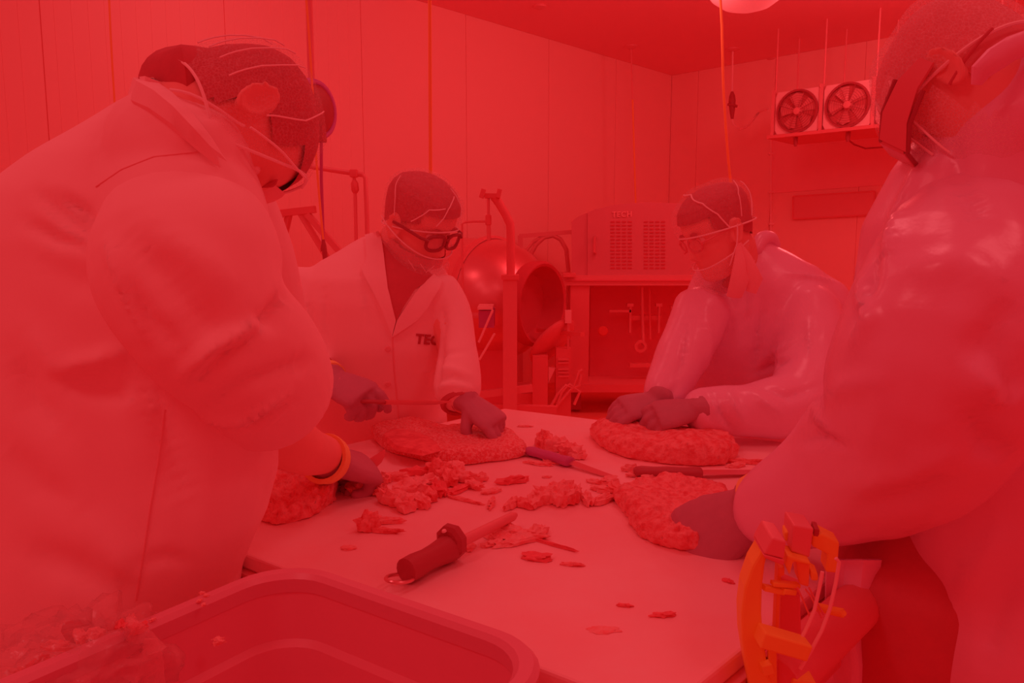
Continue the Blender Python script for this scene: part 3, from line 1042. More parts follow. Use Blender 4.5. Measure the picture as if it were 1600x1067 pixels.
class Head:
    def __init__(s, pos, F, U, scale=1.0, ear=0):
        F = Vector(F).normalized()
        U = Vector(U)
        U = (U - F * U.dot(F)).normalized()
        L = U.cross(F)
        s.pos, s.F, s.U, s.L, s.k = Vector(pos), F, U, L, scale
        if ear:
            s.pos = s.pos - (F * -.006 + L * (.080 * ear) + U * -.004) * scale

    def w(s, p):
        return s.pos + (s.F * p[0] + s.L * p[1] + s.U * p[2]) * s.k

    def geo(s, mb):
        g = head_grid()
        mb.rings([[s.w(p) for p in row] for row in g], True)
        for sd in (-1, 1):
            rows = []
            for rad, dy in ((.55, -.012), (1.0, .004), (1.08, .011), (.92, .013), (.62, .006), (.3, .004)):
                rows.append([s.w((-.006 + .019 * rad * math.cos(a) - .006 * math.sin(a), sd * (.072 + dy + .010 * (0.5 - 0.5 * math.cos(a))), -.004 + .033 * rad * math.sin(a)))
                             for a in [2 * math.pi * i / 16 for i in range(16)]])
            mb.rings(rows, True)

    def cap(s, name, off, pred, m, parent, puff=None, thick=0.0, smooth=True):
        g = head_grid(off)
        vs, ids, fs = [], {}, []
        if puff:
            for i, row in enumerate(g):
                for j, p in enumerate(row):
                    q = p + puff(p)
                    row[j] = q
        for i in range(len(ZS)):
            for j in range(NTH):
                ids[(i, j)] = len(vs)
                vs.append(g[i][j])
        base = head_grid(0.001)
        for i in range(len(ZS) - 1):
            for j in range(NTH):
                k = (j + 1) % NTH
                c = (base[i][j] + base[i + 1][j] + base[i][k] + base[i + 1][k]) / 4
                if pred(c):
                    fs.append((ids[(i, j)], ids[(i, k)], ids[(i + 1, k)], ids[(i + 1, j)]))
        tip = len(vs)
        if pred(base[-1][0]):
            fs.append(tuple(ids[(len(ZS) - 1, j)] for j in range(NTH)))
        used = sorted({i for f in fs for i in f})
        mp = {u: i for i, u in enumerate(used)}
        o = mk(name, [s.w(vs[u]) for u in used], [tuple(mp[i] for i in f) for f in fs], m, parent)
        return o

    def band(s, fn, off, r, m, parent, name='elastic_band', a0=0.0, a1=2 * math.pi, n=72, puff=None):
        """elastic running round the head where z = fn(x, y)"""
        pts = []
        closed = a1 - a0 > 6.28
        for i in range(n + (0 if closed else 1)):
            th = a0 + (a1 - a0) * i / n
            z = -.119
            for q in range(len(ZS) - 1):
                u0 = head_pt(th, ZS[q], .001)
                u1 = head_pt(th, ZS[q + 1], .001)
                d0, d1 = u0.z - fn(u0.x, u0.y), u1.z - fn(u1.x, u1.y)
                if d0 <= 0 < d1:
                    z = ZS[q] + (ZS[q + 1] - ZS[q]) * (-d0) / (d1 - d0)
                    break
            p = head_pt(th, z, off)
            if puff:
                p = p + puff(p)
            pts.append(s.w(p))
        return MB().tube(pts, r, 6, closed=closed).build(name, m, parent)

    def string(s, path, off, r, m, parent, name='net_string'):
        pts = []
        for i in range(len(path) - 1):
            for k in range(6):
                t = k / 6
                pts.append(s.w(head_pt(path[i][0] * (1 - t) + path[i + 1][0] * t, path[i][1] * (1 - t) + path[i + 1][1] * t, off)))
        pts.append(s.w(head_pt(path[-1][0], path[-1][1], off)))
        return MB().tube(pts, r, 5).build(name, m, parent)

    def eyes(s, parent, m):
        for sd in (-1, 1):
            c = s.w((.0665, sd * .031, .006))
            MB().ellipsoid(c, (s.F * .011, s.L * .012, s.U * .011), 14, 10).build('eye', m, parent)
            MB().lathe([(0, .0), (.005, -.001), (.0052, -.003)], c + (s.F * .0112 - s.U * .002), s.F, 12).build('iris', BLACK, parent)
            MB().tube([s.w((.086 + .002 * (1 - abs(t)), sd * (.031 + .018 * t), .026 + .004 * (1 - t * t))) for t in (-1, -.5, 0, .5, 1)], [.002, .0038, .0042, .0036, .0015], 6).build('eyebrow', HAIR, parent)


# ------------------------------------------------------------------ hands
def rot_about(v, ax, a):
    return Matrix.Rotation(a, 3, ax) @ v


def hand_geo(mb, W, fwd, nrm, side, curls, thumb=(0.5, 0.3), k=1.0, spread=0.09, fat=1.0):
    fwd = Vector(fwd).normalized()
    nrm = Vector(nrm)
    nrm = (nrm - fwd * nrm.dot(fwd)).normalized()
    t = nrm.cross(fwd) * side
    W = Vector(W)
    prof = [(-.03, .027, .021), (0, .028, .020), (.03, .036, .018), (.06, .041, .016), (.085, .041, .014), (.096, .036, .010)]
    rings = []
    for h, a, b in prof:
        rings.append([W + (fwd * h + t * (math.cos(q) * a * fat) + nrm * (math.sin(q) * b * fat)) * k for q in [2 * math.pi * i / 16 for i in range(16)]])
    mb.rings(rings, True)
    Ls = (.074, .083, .077, .060)
    for i in range(4):
        base = W + (fwd * (.080 - .004 * abs(i - 1)) + t * (.031 - .021 * i)) * k
        d = rot_about(fwd, nrm, side * spread * (1.2 - i))
        axis = t * side
        pts = [(W + (fwd * .045 + t * (.026 - .018 * i)) * k, .010 * k * fat), (base, .0112 * k * fat)]
        cur = base
        c3 = curls[i] if hasattr(curls[i], '__len__') else (curls[i], curls[i] * 1.1, curls[i] * .7)
        ang = 0
        for q, (fr, rr) in enumerate(((.46, .0102), (.31, .0094), (.23, .0080))):
            ang += c3[q]
            dd = d * math.cos(ang) - nrm * math.sin(ang)
            cur = cur + dd * Ls[i] * fr * k
            pts.append((cur, rr * k * fat))
        for a in range(len(pts) - 1):
            mb.limb([pts[a], pts[a + 1]], 10)
    b0 = W + (fwd * .022 + t * .022 - nrm * .004) * k
    d1 = (fwd * .62 + t * .72 - nrm * (0.25 + thumb[0] * .5)).normalized()
    d2 = (fwd * .9 + t * (.35 - thumb[1]) - nrm * (.3 + thumb[0] * .7)).normalized()
    p1 = b0 + d1 * .046 * k
    p2 = p1 + d2 * .034 * k
    p3 = p2 + (d2 - t * .25).normalized() * .026 * k
    for (a, ra), (b, rb) in (((b0, .0150), (p1, .0125)), ((p1, .0125), (p2, .0110)), ((p2, .0110), (p3, .0088))):
        mb.limb([(a, ra * k * fat), (b, rb * k * fat)], 10)


def glove(parent, W, fwd, nrm, side, curls, thumb=(.5, .3), k=1.0, back=None, label=None, cuffm=CUFFO, cufflen=.05, cuffr=.036, fat=1.12, cufflabel='orange glove cuff', m=GLOVE, spread=.09, rim=True):
    mb = MB()
    hand_geo(mb, W, fwd, nrm, side, curls, thumb, k, spread, fat)
    W = Vector(W)
    back = Vector(back).normalized() if back is not None else -Vector(fwd).normalized()
    mb.limb([(W, .031 * k), (W + back * cufflen * .6, cuffr * .98), (W + back * cufflen, cuffr)], 16)
    co, no, fs = remesh(mb, .0035, 3)
    g = mk('glove', co, fs, m, parent)
    if label:
        g['label'] = label
    if rim:
        u, w_ = ortho(back)
        c = W + back * (cufflen + .012)
        MB().lathe([(cuffr * .9, -.012), (cuffr * 1.06, -.012), (cuffr * 1.12, .006), (cuffr * 1.10, .010), (cuffr * .9, .008)], c, back, 28).build('glove_cuff', cuffm, g)['label'] = cufflabel
    return g


def torso(mb, rings, n=28):
    out = []
    q = []
    for i in range(len(rings) - 1):
        for kk in range(3):
            t = kk / 3
            q.append([a * (1 - t) + b * t for a, b in zip(rings[i], rings[i + 1])])
    q.append(list(rings[-1]))
    for xl, xr, py, Y, d in q:
        a, b = P(xl, py, Y), P(xr, py, Y)
        c, u = (a + b) / 2, (b - a) / 2
        v = Vector((0, d, 0))
        row = []
        for j in range(n):
            th = 2 * math.pi * j / n
            e = 2 / 2.3
            cs, sn = math.cos(th), math.sin(th)
            row.append(c + u * math.copysign(abs(cs) ** e, cs) + v * math.copysign(abs(sn) ** e, sn))
        out.append(row)
    mb.rings(out, True)
    return out


def limbpx(pts):
    return [(P(x, y, Y), r) for x, y, Y, r in pts]


def shrink(rings, k, dx=0.0):
    return [((xl + xr) / 2 - (xr - xl) / 2 * k, (xl + xr) / 2 + (xr - xl) / 2 * k, py, Y, d * k) for xl, xr, py, Y, d in rings]


def legs(root, c, facing, m, hip=0.95, shoe=True):
    f = Vector((facing[0], facing[1], 0)).normalized()
    s = Vector((f.y, -f.x, 0))
    c = Vector((c[0], c[1], 0))
    mb = MB()
    for sd in (-1, 1):
        h = c + s * (sd * .085) + Vector((0, 0, hip))
        a = c + s * (sd * .11) + Vector((0, 0, .09))
        mb.limb([(h, .105), (h.lerp(a, .45) + f * .01, .082), (a, .072)], 18)
    mb.limb([(c + s * -.07 + Vector((0, 0, hip)), .12), (c + s * .07 + Vector((0, 0, hip)), .12)], 18)
    co, no, fs = remesh(mb, .012, 4)
    mk('trousers', co, fs, m, root)
    for sd in (-1, 1):
        a = c + s * (sd * .11)
        mb = MB()
        mb.limb([(a + Vector((0, 0, .15)), .052), (a + Vector((0, 0, .055)), .055)], 14)
        mb.limb([(a + Vector((0, 0, .053)), .053), (a + f * .10 + Vector((0, 0, .048)), .048), (a + f * .17 + Vector((0, 0, .040)), .040)], 14)
        co, no, fs = remesh(mb, .008, 3)
        co[:, 2] = np.maximum(co[:, 2], 0.001)
        mk('boot', co, fs, BLACK, root)


def person(label, base):
    me = bpy.data.meshes.new('person')
    return base


def finish_body(mb, base, label, m=SKIN, voxel=.0055):
    co, no, fs = remesh(mb, voxel, 3)
    o = mk('person', co, fs, m, None, True, 0.0, base)
    return tag(o, label, 'person')


def cloth(root, name, mb, m, voxel, folds=(), wr=(), smooth=6):
    co, no, fs = remesh(mb, voxel, smooth)
    for sc, am, st, sd in wr:
        wrinkle(co, no, sc, am, st, sd)
    bv = bvh_of(co, fs)
    co2 = co.copy()
    for path, w_, a_ in folds:
        fold(co2, no, bv, path, w_, a_)
    o = mk(name, co2, fs, m, root)
    return o, bvh_of(co2, fs)


def lay(root, name, bv, poly, off, m, nsub=2):
    v, f = patch(bv, poly, off, nsub)
    return mk(name, v, f, m, root)


def line_on(root, name, bv, path, r, m, off=0.0):
    pts = []
    for i in range(len(path) - 1):
        for k in range(5):
            t = k / 5
            h, n = cast(bv, path[i][0] * (1 - t) + path[i + 1][0] * t, path[i][1] * (1 - t) + path[i + 1][1] * t)
            if h is not None:
                pts.append(h + n * off)
    if len(pts) > 2:
        return MB().tube(pts, r, 5).build(name, m, root)


# ================================================================== man at the tub (nearest, pale coat)
T1 = [(-200, 330, 1400, 1.06, .17), (-190, 345, 1200, 1.06, .17), (-165, 350, 1000, 1.06, .17), (-150, 366, 900, 1.07, .17),
      (-140, 412, 810, 1.08, .17), (-135, 432, 740, 1.09, .17), (-128, 430, 660, 1.10, .17), (-122, 410, 590, 1.11, .17), (-105, 385, 480, 1.12, .165),
      (-70, 375, 380, 1.13, .16), (-5, 372, 310, 1.14, .15), (75, 360, 250, 1.15, .13), (140, 345, 205, 1.16, .11), (192, 325, 165, 1.17, .08), (225, 295, 140, 1.18, .045)]
b1 = P(130, 1067, 1.06)
HD1 = Head(P(401, 156, 1.06), (0.19, -0.06, -0.97), (0.56, 0.81, 0.12), 1.08, -1)
mb = MB()
HD1.geo(mb)
mb.limb([(HD1.w((-.03, 0, -.05)), .056), (P(300, 190, 1.21), .066), (P(240, 230, 1.17), .075)], 20)
torso(mb, shrink(T1[3:], .8))
ARM1 = [(292, 350, 1.05, .096), (296, 385, 1.015, .112), (300, 430, .99, .117), (332, 500, .98, .104), (390, 560, 1.02, .096), (418, 608, 1.09, .098)]
mb.limb(limbpx([(300, 340, 1.0, .06), (310, 430, .98, .055), (370, 545, 1.02, .048), (405, 640, 1.14, .052), (468, 700, 1.26, .044), (512, 712, 1.35, .033), (528, 724, 1.38, .026)]), 18)
# far arm
mb.limb(limbpx([(330, 290, 1.32, .06), (400, 470, 1.42, .05), (440, 640, 1.50, .045), (470, 745, 1.47, .03)]), 16)
man1 = finish_body(mb, (b1.x, b1.y, 0), 'man in pale coat with face bent straight down beside the grey tub')
mb = MB()
torso(mb, T1)
mb.limb(limbpx([(228, 218, 1.11, .060), (262, 232, 1.065, .086), (310, 272, 1.05, .088)]), 26)
mb.limb(limbpx([(235, 235, 1.14, .075), (270, 275, 1.095, .098), (292, 335, 1.045, .108), (298, 390, 1.02, .106)]), 26)
slv = MB()
slv.limb(limbpx(ARM1), 26)
mb.limb(limbpx([(320, 280, 1.30, .10), (380, 400, 1.38, .09), (415, 540, 1.46, .08), (435, 650, 1.50, .065)]), 22)
F1 = [([(60, 300), (110, 345), (160, 380)], .010, -.014), ([(40, 345), (90, 375), (150, 392)], .009, -.012), ([(90, 300), (130, 330), (158, 362)], .007, -.012), ([(70, 320), (120, 360), (160, 388)], .006, .008),
      ([(95, 575), (150, 565), (205, 545)], .012, .014), ([(100, 590), (160, 605), (220, 620)], .018, -.014), ([(20, 560), (50, 630), (100, 680)], .02, -.014),
      ([(50, 510), (90, 570), (130, 600)], .016, .010), ([(40, 860), (120, 890), (200, 930)], .022, -.010), ([(130, 800), (180, 870), (205, 920)], .025, .008),
      ([(230, 600), (262, 690), (300, 800)], .02, -.014), ([(200, 610), (240, 640), (262, 700)], .016, .010), ([(10, 700), (60, 760), (130, 800)], .02, -.008), ([(215, 880), (260, 870), (300, 880)], .01, -.006), ([(60, 400), (120, 440), (180, 450)], .02, -.008)]
F1S = [([(285, 590), (330, 545), (392, 510), (430, 505)], .012, .016), ([(310, 600), (350, 560), (400, 530)], .010, -.018),
       ([(445, 465), (425, 500), (372, 522)], .012, -.030), ([(320, 640), (390, 600), (470, 570), (490, 565)], .013, -.013), ([(322, 658), (385, 652), (462, 606)], .008, .016), ([(335, 674), (390, 668), (472, 624)], .008, -.012),
       ([(165, 380), (190, 450), (230, 540)], .010, .010), ([(190, 360), (260, 430), (330, 520), (350, 540)], .022, -.014), ([(240, 360), (320, 410), (380, 470)], .022, .008), ([(175, 420), (230, 500), (290, 560)], .014, -.010)]
coat, bv = cloth(man1, 'coat', mb, WHITE, .0068, F1, [(5.0, .006, (1, 1, 1), 3.0), (14, .0022, (1, 1, .6), 9.0)], 8)
coat['label'] = 'pale buttoned work coat'
sleeve, bvs = cloth(man1, 'sleeve', slv, WHITE, .0062, F1S, [(5.0, .005, (1, 1, 1), 21.0), (15, .002, (1, 1, .8), 11.0)], 4)
line_on(man1, 'side_seam', bv, [(258, 640), (248, 720), (236, 790), (224, 870), (210, 955)], .0016, COATSEAM)
line_on(man1, 'shoulder_seam', bv, [(150, 292), (190, 265), (240, 245), (330, 235)], .0012, COATSEAM)
bvb = BVHTree.FromPolygons([man1.location + v.co for v in man1.data.vertices], [tuple(f.vertices) for f in man1.data.polygons])
ci = [(250, 128, 1.26), (240, 122, 1.19), (246, 128, 1.11), (268, 143, 1.085), (296, 170, 1.075), (322, 205, 1.07), (345, 241, 1.07)]
co_ = [(226, 140, 1.30), (200, 146, 1.19), (204, 156, 1.08), (232, 168, 1.04), (266, 192, 1.02), (300, 220, 1.01), (334, 246, 1.03)]
rows = []
for (x0, y0, q0), (x1, y1, q1) in zip(ci, co_):
    a, b = P(x0, y0, q0), P(x1, y1, q1)
    for q_, bb in ((0, bvb), (1, bv)):
        xx, yy = ((x0, y0), (x1, y1))[q_]
        h, n = cast(bb, xx, yy)
        if h is not None and (q_ == 1 or h.y < 1.25):
            h = h - ray(xx, yy) * (.016 if q_ == 0 else .014)
            if q_ == 0:
                h2, n2 = cast(bv, xx, yy)
                if h2 is not None and h2.y < h.y + .012:
                    h = h2 - ray(xx, yy) * .020
                a = h
            else:
                b = h
    m_ = (a + b) / 2 + Vector((-.004, -.010, .010))
    rows.append([a, m_, b, b + Vector((.004, .010, -.012)), m_ + Vector((.004, .010, -.010)), a + Vector((.004, .010, -.008))])
rr_ = []
for i in range(len(rows) - 1):
    for k in range(4):
        rr_.append([u.lerp(v, k / 4) for u, v in zip(rows[i], rows[i + 1])])
rr_.append(rows[-1])
MB().rings(rr_, True).build('collar', WHITE, man1)
# rolled sleeve rim
sr = MB()
c, e = P(420, 622, 1.10), P(372, 545, 1.01)
d = (c - e).normalized()
sr.lathe([(.094, -.03), (.104, -.02), (.108, 0.0), (.104, .018), (.094, .022), (.078, .014), (.060, -.02)], c, d, 36)
co, no, fs = remesh(sr, .006, 3)
wrinkle(co, no, 16, .004, (1, 1, 1), 2.0)
mk('rolled_sleeve', co, fs, WHITE, man1)
legs(man1, (b1.x, b1.y), (.57, .82), DARKCLOTH)
HD1.cap('hair', .006, lambda p: (p.x < -.005 and p.z > -.060) or (p.x < .045 and p.z > .012) or p.z > .062, HAIR, man1)
pf = lambda p: Vector((0, 0, .004 * math.sin(p.y * 90) * math.sin(p.x * 70)))
net1 = lambda x, y: -.062 if x < .035 else -.062 + (x - .035) * 3.4
HD1.cap('hairnet', .014, lambda p: p.z > net1(p.x, p.y), NET, man1, pf)
HD1.band(net1, .014, .0022, BAND, man1)
for a in (1.9, 2.2, 2.5, 2.8, 3.4):
    HD1.string([(-a, -.03), (-a - .05, .03), (-a - .1, .075)], .017, .0011, BAND, man1)
HD1.string([(-1.35, -.02), (-1.0, .02), (-.6, .06), (-.3, .07)], .017, .0018, BAND, man1, 'net_seam')
HD1.string([(-1.45, .0), (-1.4, .05), (-1.5, .09)], .017, .0012, BAND, man1)
HD1.cap('beard_net', .014, lambda p: p.z < -.055 - .25 * (p.x - .03) and p.x > .015, NETD, man1, lambda p: Vector((.012, 0, -.006)) if p.x > 0 else Vector((0, 0, 0)))
HD1.band(lambda x, y: -.055 - .25 * (x - .03), .013, .0018, BAND, man1, 'net_string', -1.1, 1.1)
MB().limb([(HD1.w((-.042, 0, -.02)), .056), (HD1.w((-.042, 0, -.05)), .053), (P(306, 158, 1.20), .052)], 24).build('nape_hair', HAIR, man1)
bvn = BVHTree.FromPolygons([man1.location + v.co for v in man1.data.vertices], [tuple(f.vertices) for f in man1.data.polygons])
pts = []
for x, y in ((266, 140), (280, 142), (296, 146), (312, 153), (328, 162), (344, 172), (358, 182), (372, 192), (382, 197)):
    h, n = cast(bvn, x, y)
    if h is not None:
        pts.append(h - ray(x, y) * .012)
if len(pts) > 2:
    MB().tube(pts, .0022, 6).build('elastic_band', BAND, man1)
MB().tube([P(381, 196, 1.115), P(381, 212, 1.115), P(380, 226, 1.115), P(372, 245, 1.12)], .0016, 5).build('net_tie', BAND, man1)
MB().tube([P(380, 226, 1.115), P(386, 238, 1.115), P(397, 247, 1.115), P(406, 234, 1.12), P(405, 226, 1.12)], .0014, 5).build('net_tie', BAND, man1)
mw = MB().tube([P(381, 226, 1.11), P(372, 250, 1.12), P(366, 262, 1.14)], [.002, .012, .016], 8, flat=.3)
mw.tube([P(383, 226, 1.11), P(398, 262, 1.12), P(412, 296, 1.14), P(428, 310, 1.16)], [.002, .012, .020, .020], 8, flat=.3)
mw.build('beard_net_fold', MASKM, man1)
HD1.eyes(man1, PALE)
# knife hand
g1 = glove(man1, P(523, 722, 1.375), P(592, 735, 1.46) - P(523, 722, 1.375), (0.35, -0.25, 0.9), 1, [(.9, 1.0, .6), (1.0, 1.1, .7), (1.05, 1.1, .7), (1.1, 1.1, .7)], (.6, .4), 1.0,
           P(470, 704, 1.27) - P(523, 722, 1.375), 'dark glove gripping a knife', cuffr=.041, cufflen=.022, fat=1.22)
# the far hand holding the meat down
glove(man1, P(478, 752, 1.46), (0.75, 0.25, -0.35), (0.2, -0.3, 0.9), -1, [(.5, .6, .4)] * 4, (.3, .2), .95, (-.5, .1, .8), None, cuffr=.036, rim=False)

# ================================================================== man with black glasses (pale lettered coat)
T2 = [(430, 640, 1000, 2.16, .15), (430, 660, 800, 2.16, .15), (438, 700, 700, 2.12, .15), (444, 700, 610, 2.06, .15), (450, 703, 540, 2.03, .15),
      (452, 712, 470, 2.02, .14), (465, 704, 435, 2.02, .125), (500, 688, 408, 2.03, .10), (538, 668, 386, 2.04, .075), (568, 650, 368, 2.06, .05)]
b2 = P(560, 700, 2.16)
F2v = Vector((.80, -.58, -.42)).normalized()
HD2 = Head(P(655, 350, 1.98), (.74, -.50, -.50), (.30, -.32, .9), 1.0)
mb = MB()
HD2.geo(mb)
mb.limb([(HD2.w((-.03, 0, -.05)), .056), (P(612, 400, 2.06), .064), (P(600, 440, 2.06), .07)], 20)
torso(mb, shrink(T2[3:], .82))
mb.limb(limbpx([(480, 455, 2.0, .05), (456, 530, 1.92, .045), (485, 582, 1.85, .036), (515, 588, 1.80, .028)]), 14)
mb.limb(limbpx([(690, 470, 1.98, .05), (716, 560, 1.92, .045), (716, 615, 1.86, .036), (728, 632, 1.82, .026)]), 14)
man2 = finish_body(mb, (b2.x, b2.y, 0), 'bearded man with black glasses in a pale lettered coat behind the table')
mb = MB()
torso(mb, T2)
_c, _n, _f = remesh(mb, .0085, 6)
bvt = bvh_of(_c, _f)
mb.limb(limbpx([(482, 450, 2.0, .075), (452, 530, 1.93, .075), (470, 572, 1.87, .062), (488, 580, 1.84, .050)]), 22)
mb.limb(limbpx([(682, 462, 1.98, .068), (706, 490, 1.96, .052), (715, 530, 1.92, .045), (715, 570, 1.88, .056), (714, 600, 1.85, .060), (713, 618, 1.83, .056)]), 22)
F2 = [([(692, 535), (684, 580), (678, 620)], .012, -.016), ([(478, 470), (490, 530), (505, 575)], .012, -.012), ([(660, 580), (700, 575), (740, 585)], .009, .007),
      ([(676, 596), (705, 590), (742, 600)], .008, -.008), ([(676, 606), (710, 600), (744, 610)], .008, .007), ([(680, 560), (700, 552), (735, 548)], .008, -.006),
      ([(562, 420), (572, 480), (580, 520)], .008, -.006), ([(505, 440), (508, 520), (512, 560)], .01, -.006), ([(690, 470), (695, 510), (688, 540)], .008, -.008)]
coat2, bv2 = cloth(man2, 'coat', mb, WHITE, .0085, F2, [(6.0, .006, (1, 1, .5), 13.0), (16, .002, (1, 1, .7), 5.0)], 6)
coat2['label'] = 'pale coat with dark chest letters'
lay(man2, 'shirt', bv2, [(592, 378), (606, 372), (640, 400), (676, 432), (668, 440), (648, 452), (630, 480), (619, 502), (608, 470), (598, 430)], .004, DARKCLOTH)
lay(man2, 'lapel', bv2, [(572, 372), (594, 366), (600, 400), (606, 450), (618, 500), (612, 525), (596, 480), (586, 436), (566, 424), (574, 405)], .010, WHITE)
lay(man2, 'lapel', bv2, [(676, 432), (690, 440), (686, 452), (676, 468), (650, 500), (612, 526), (620, 500), (640, 470), (656, 448)], .010, WHITE)
line_on(man2, 'front_edge', bv2, [(613, 526), (616, 580), (622, 640), (624, 690)], .0022, COATSEAM)
for y in (545, 600):
    h, n = cast(bv2, 606, y)
    if h is not None:
        MB().lathe([(0, .004), (.006, .004), (.0075, 0), (0, -.002)], h, n, 14).build('button', COATSEAM, man2)
h0, n0 = cast(bvt, 648, 536)
h1, _ = cast(bvt, 675, 538)
if h0 is not None and h1 is not None:
    v, f = text_mesh('TECH', .034, .0012)
    xax = (h1 - h0).normalized()
    yax = (Vector((0, 0, 1)) - xax * xax.z).normalized()
    zz = xax.cross(yax)
    vv = []
    for q in v:
        p = h0 + xax * q.x + yax * q.y
        lo = bvt.ray_cast(p + zz * .08, -zz)
        hit = lo[0] if lo[0] is not None else p
        vv.append(hit + zz * (.003 + q.z))
    mk('chest_lettering', vv, f, LETTER, man2, False)
kn = MB().lathe([(.036, -.03), (.043, -.02), (.045, 0), (.046, .014), (.040, .022), (.034, .02), (.032, -.02)], P(716, 622, 1.83), P(722, 640, 1.80) - P(713, 600, 1.86), 28)
kn.build('knit_cuff', DARKCLOTH, man2)
kn = MB().lathe([(.040, -.03), (.046, -.02), (.047, 0), (.042, .012), (.034, .01), (.032, -.02)], P(497, 582, 1.825), P(530, 592, 1.78) - P(500, 583, 1.84), 28)
kn.build('knit_cuff', DARKCLOTH, man2)
legs(man2, (b2.x - .08, b2.y + .04), (.80, -.58), DARKCLOTH)
HD2.cap('hair', .006, lambda p: p.z > .010 + .45 * p.x and not (p.x > .05 and p.z < .06), HAIR, man2)
pf2 = lambda p: Vector((0, 0, .003 * math.sin(p.y * 80) * math.sin(p.x * 60)))
HD2.cap('hairnet', .013, lambda p: p.z > -.002 + .34 * p.x, NET, man2, pf2)
HD2.band(lambda x, y: -.002 + .34 * x, .013, .0020, BAND, man2)
HD2.string([(-1.2, .03), (-.8, .07), (-.3, .08)], .015, .0014, BAND, man2)
HD2.string([(-1.6, .02), (-1.7, .06), (-2.0, .10)], .015, .0014, BAND, man2)
HD2.string([(-.5, .04), (-.2, .08), (.1, .10)], .015, .0014, BAND, man2)
HD2.string([(.2, .05), (.3, .08), (.2, .11)], .015, .0012, BAND, man2)
HD2.cap('beard', .008, lambda p: p.z < -.040 - .10 * p.x and p.x > -.02, HAIRG, man2)
HD2.cap('beard_net', .020, lambda p: p.z < -.012 - .28 * p.x and p.x > -.035, NETD, man2, lambda p: Vector((.012 * (p.z < -.07), 0, -.018 * (p.z < -.08))))
HD2.band(lambda x, y: -.012 - .28 * x, .020, .0018, BAND, man2, 'net_string', -2.0, 2.0)
for a, b in ((-1.1, -.3), (-.7, .2), (-.2, -.9), (.3, -.4)):
    HD2.string([(a, -.05), ((a + b) / 2, -.08), (b, -.112)], .023, .0010, BAND, man2)
HD2.eyes(man2, PALE)
for sd in (-1, 1):
    c = Vector((.098, sd * .033, .000))
    pts = []
    for i in range(24):
        a = 2 * math.pi * i / 24
        e = 2 / 3.0
        pts.append(HD2.w(c + Vector((-.010 * abs(math.cos(a)) * (1 if math.cos(a) * sd > 0 else 0), .027 * math.copysign(abs(math.cos(a)) ** e, math.cos(a)), .020 * math.copysign(abs(math.sin(a)) ** e, math.sin(a))))))
    rimo = MB().tube(pts, .0044, 8, closed=True).build('glasses_rim', GLASSF, man2)
    MB().rings([pts, [HD2.pos + (p - HD2.pos) * 1.0 - HD2.F * .0012 for p in pts]], True).build('lens', LENS, rimo)
    MB().tube([HD2.w((.094, sd * .060, .008)), HD2.w((.080, sd * .076, .010)), HD2.w((.02, sd * .085, .010)), HD2.w((-.012, sd * .083, .006))], .0038, 8).build('glasses_temple', GLASSF, man2)
MB().tube([HD2.w((.098, -.007, .008)), HD2.w((.104, 0, .011)), HD2.w((.098, .007, .008))], .0034, 8).build('glasses_bridge', GLASSF, man2)
glove(man2, P(520, 596, 1.79), P(585, 626, 1.73) - P(520, 596, 1.79), (.35, -.55, .75), 1, [(.35, .55, .4), (.85, 1.0, .6), (.9, 1.0, .6), (.95, 1.0, .6)], (.5, .4), 1.06,
      P(495, 583, 1.85) - P(520, 596, 1.79), 'dark glove holding a thin knife', cuffr=.041, cufflen=.010, fat=1.25)
glove(man2, P(731, 628, 1.81), P(778, 664, 1.77) - P(731, 628, 1.81), (.35, -.45, .8), -1, [(.25, .35, .25), (.55, .5, .3), (.75, .6, .4), (.85, .7, .4)], (.9, .35), .98,
      P(716, 612, 1.84) - P(731, 628, 1.81), 'dark glove spread on meat', cuffm=GLOVE, cuffr=.035, cufflen=.014, fat=1.16, cufflabel='dark glove cuff')

# ================================================================== person in shiny gown across the table
T3 = [(1040, 1330, 1000, 2.22, .16), (1030, 1330, 800, 2.22, .16), (1038, 1335, 690, 2.20, .16), (1042, 1340, 600, 2.18, .16), (1052, 1340, 530, 2.14, .16),
      (1064, 1335, 480, 2.12, .15), (1078, 1315, 445, 2.11, .13), (1092, 1275, 415, 2.10, .10), (1106, 1225, 390, 2.09, .07), (1118, 1192, 372, 2.08, .045)]
b3 = P(1180, 700, 2.22)
HD3 = Head(P(1122, 362, 2.0), (-.86, -.24, -.42), (-.36, -.06, .92), 0.95)
mb = MB()
HD3.geo(mb)
mb.limb([(HD3.w((-.03, 0, -.05)), .054), (P(1150, 410, 2.06), .062), (P(1160, 440, 2.08), .07)], 20)
torso(mb, shrink(T3[3:], .82))
mb.limb(limbpx([(1095, 480, 2.0, .05), (1062, 550, 1.95, .045), (1036, 610, 1.89, .036), (1025, 630, 1.87, .028)]), 14)
mb.limb(limbpx([(1265, 480, 2.0, .05), (1268, 575, 1.9, .045), (1240, 635, 1.82, .04), (1160, 646, 1.80, .034), (1092, 644, 1.80, .026)]), 14)
man3 = finish_body(mb, (b3.x, b3.y, 0), 'worker in a shiny purplish gown seen in profile across the table')
mb = MB()
torso(mb, T3)
mb.limb(limbpx([(1098, 480, 2.02, .075), (1068, 550, 1.95, .068), (1043, 600, 1.90, .058), (1034, 622, 1.87, .048)]), 22)
mb.limb(limbpx([(1262, 480, 2.02, .085), (1268, 570, 1.92, .092), (1246, 626, 1.84, .082), (1182, 640, 1.80, .066), (1112, 642, 1.80, .056), (1090, 642, 1.80, .050)]), 22)
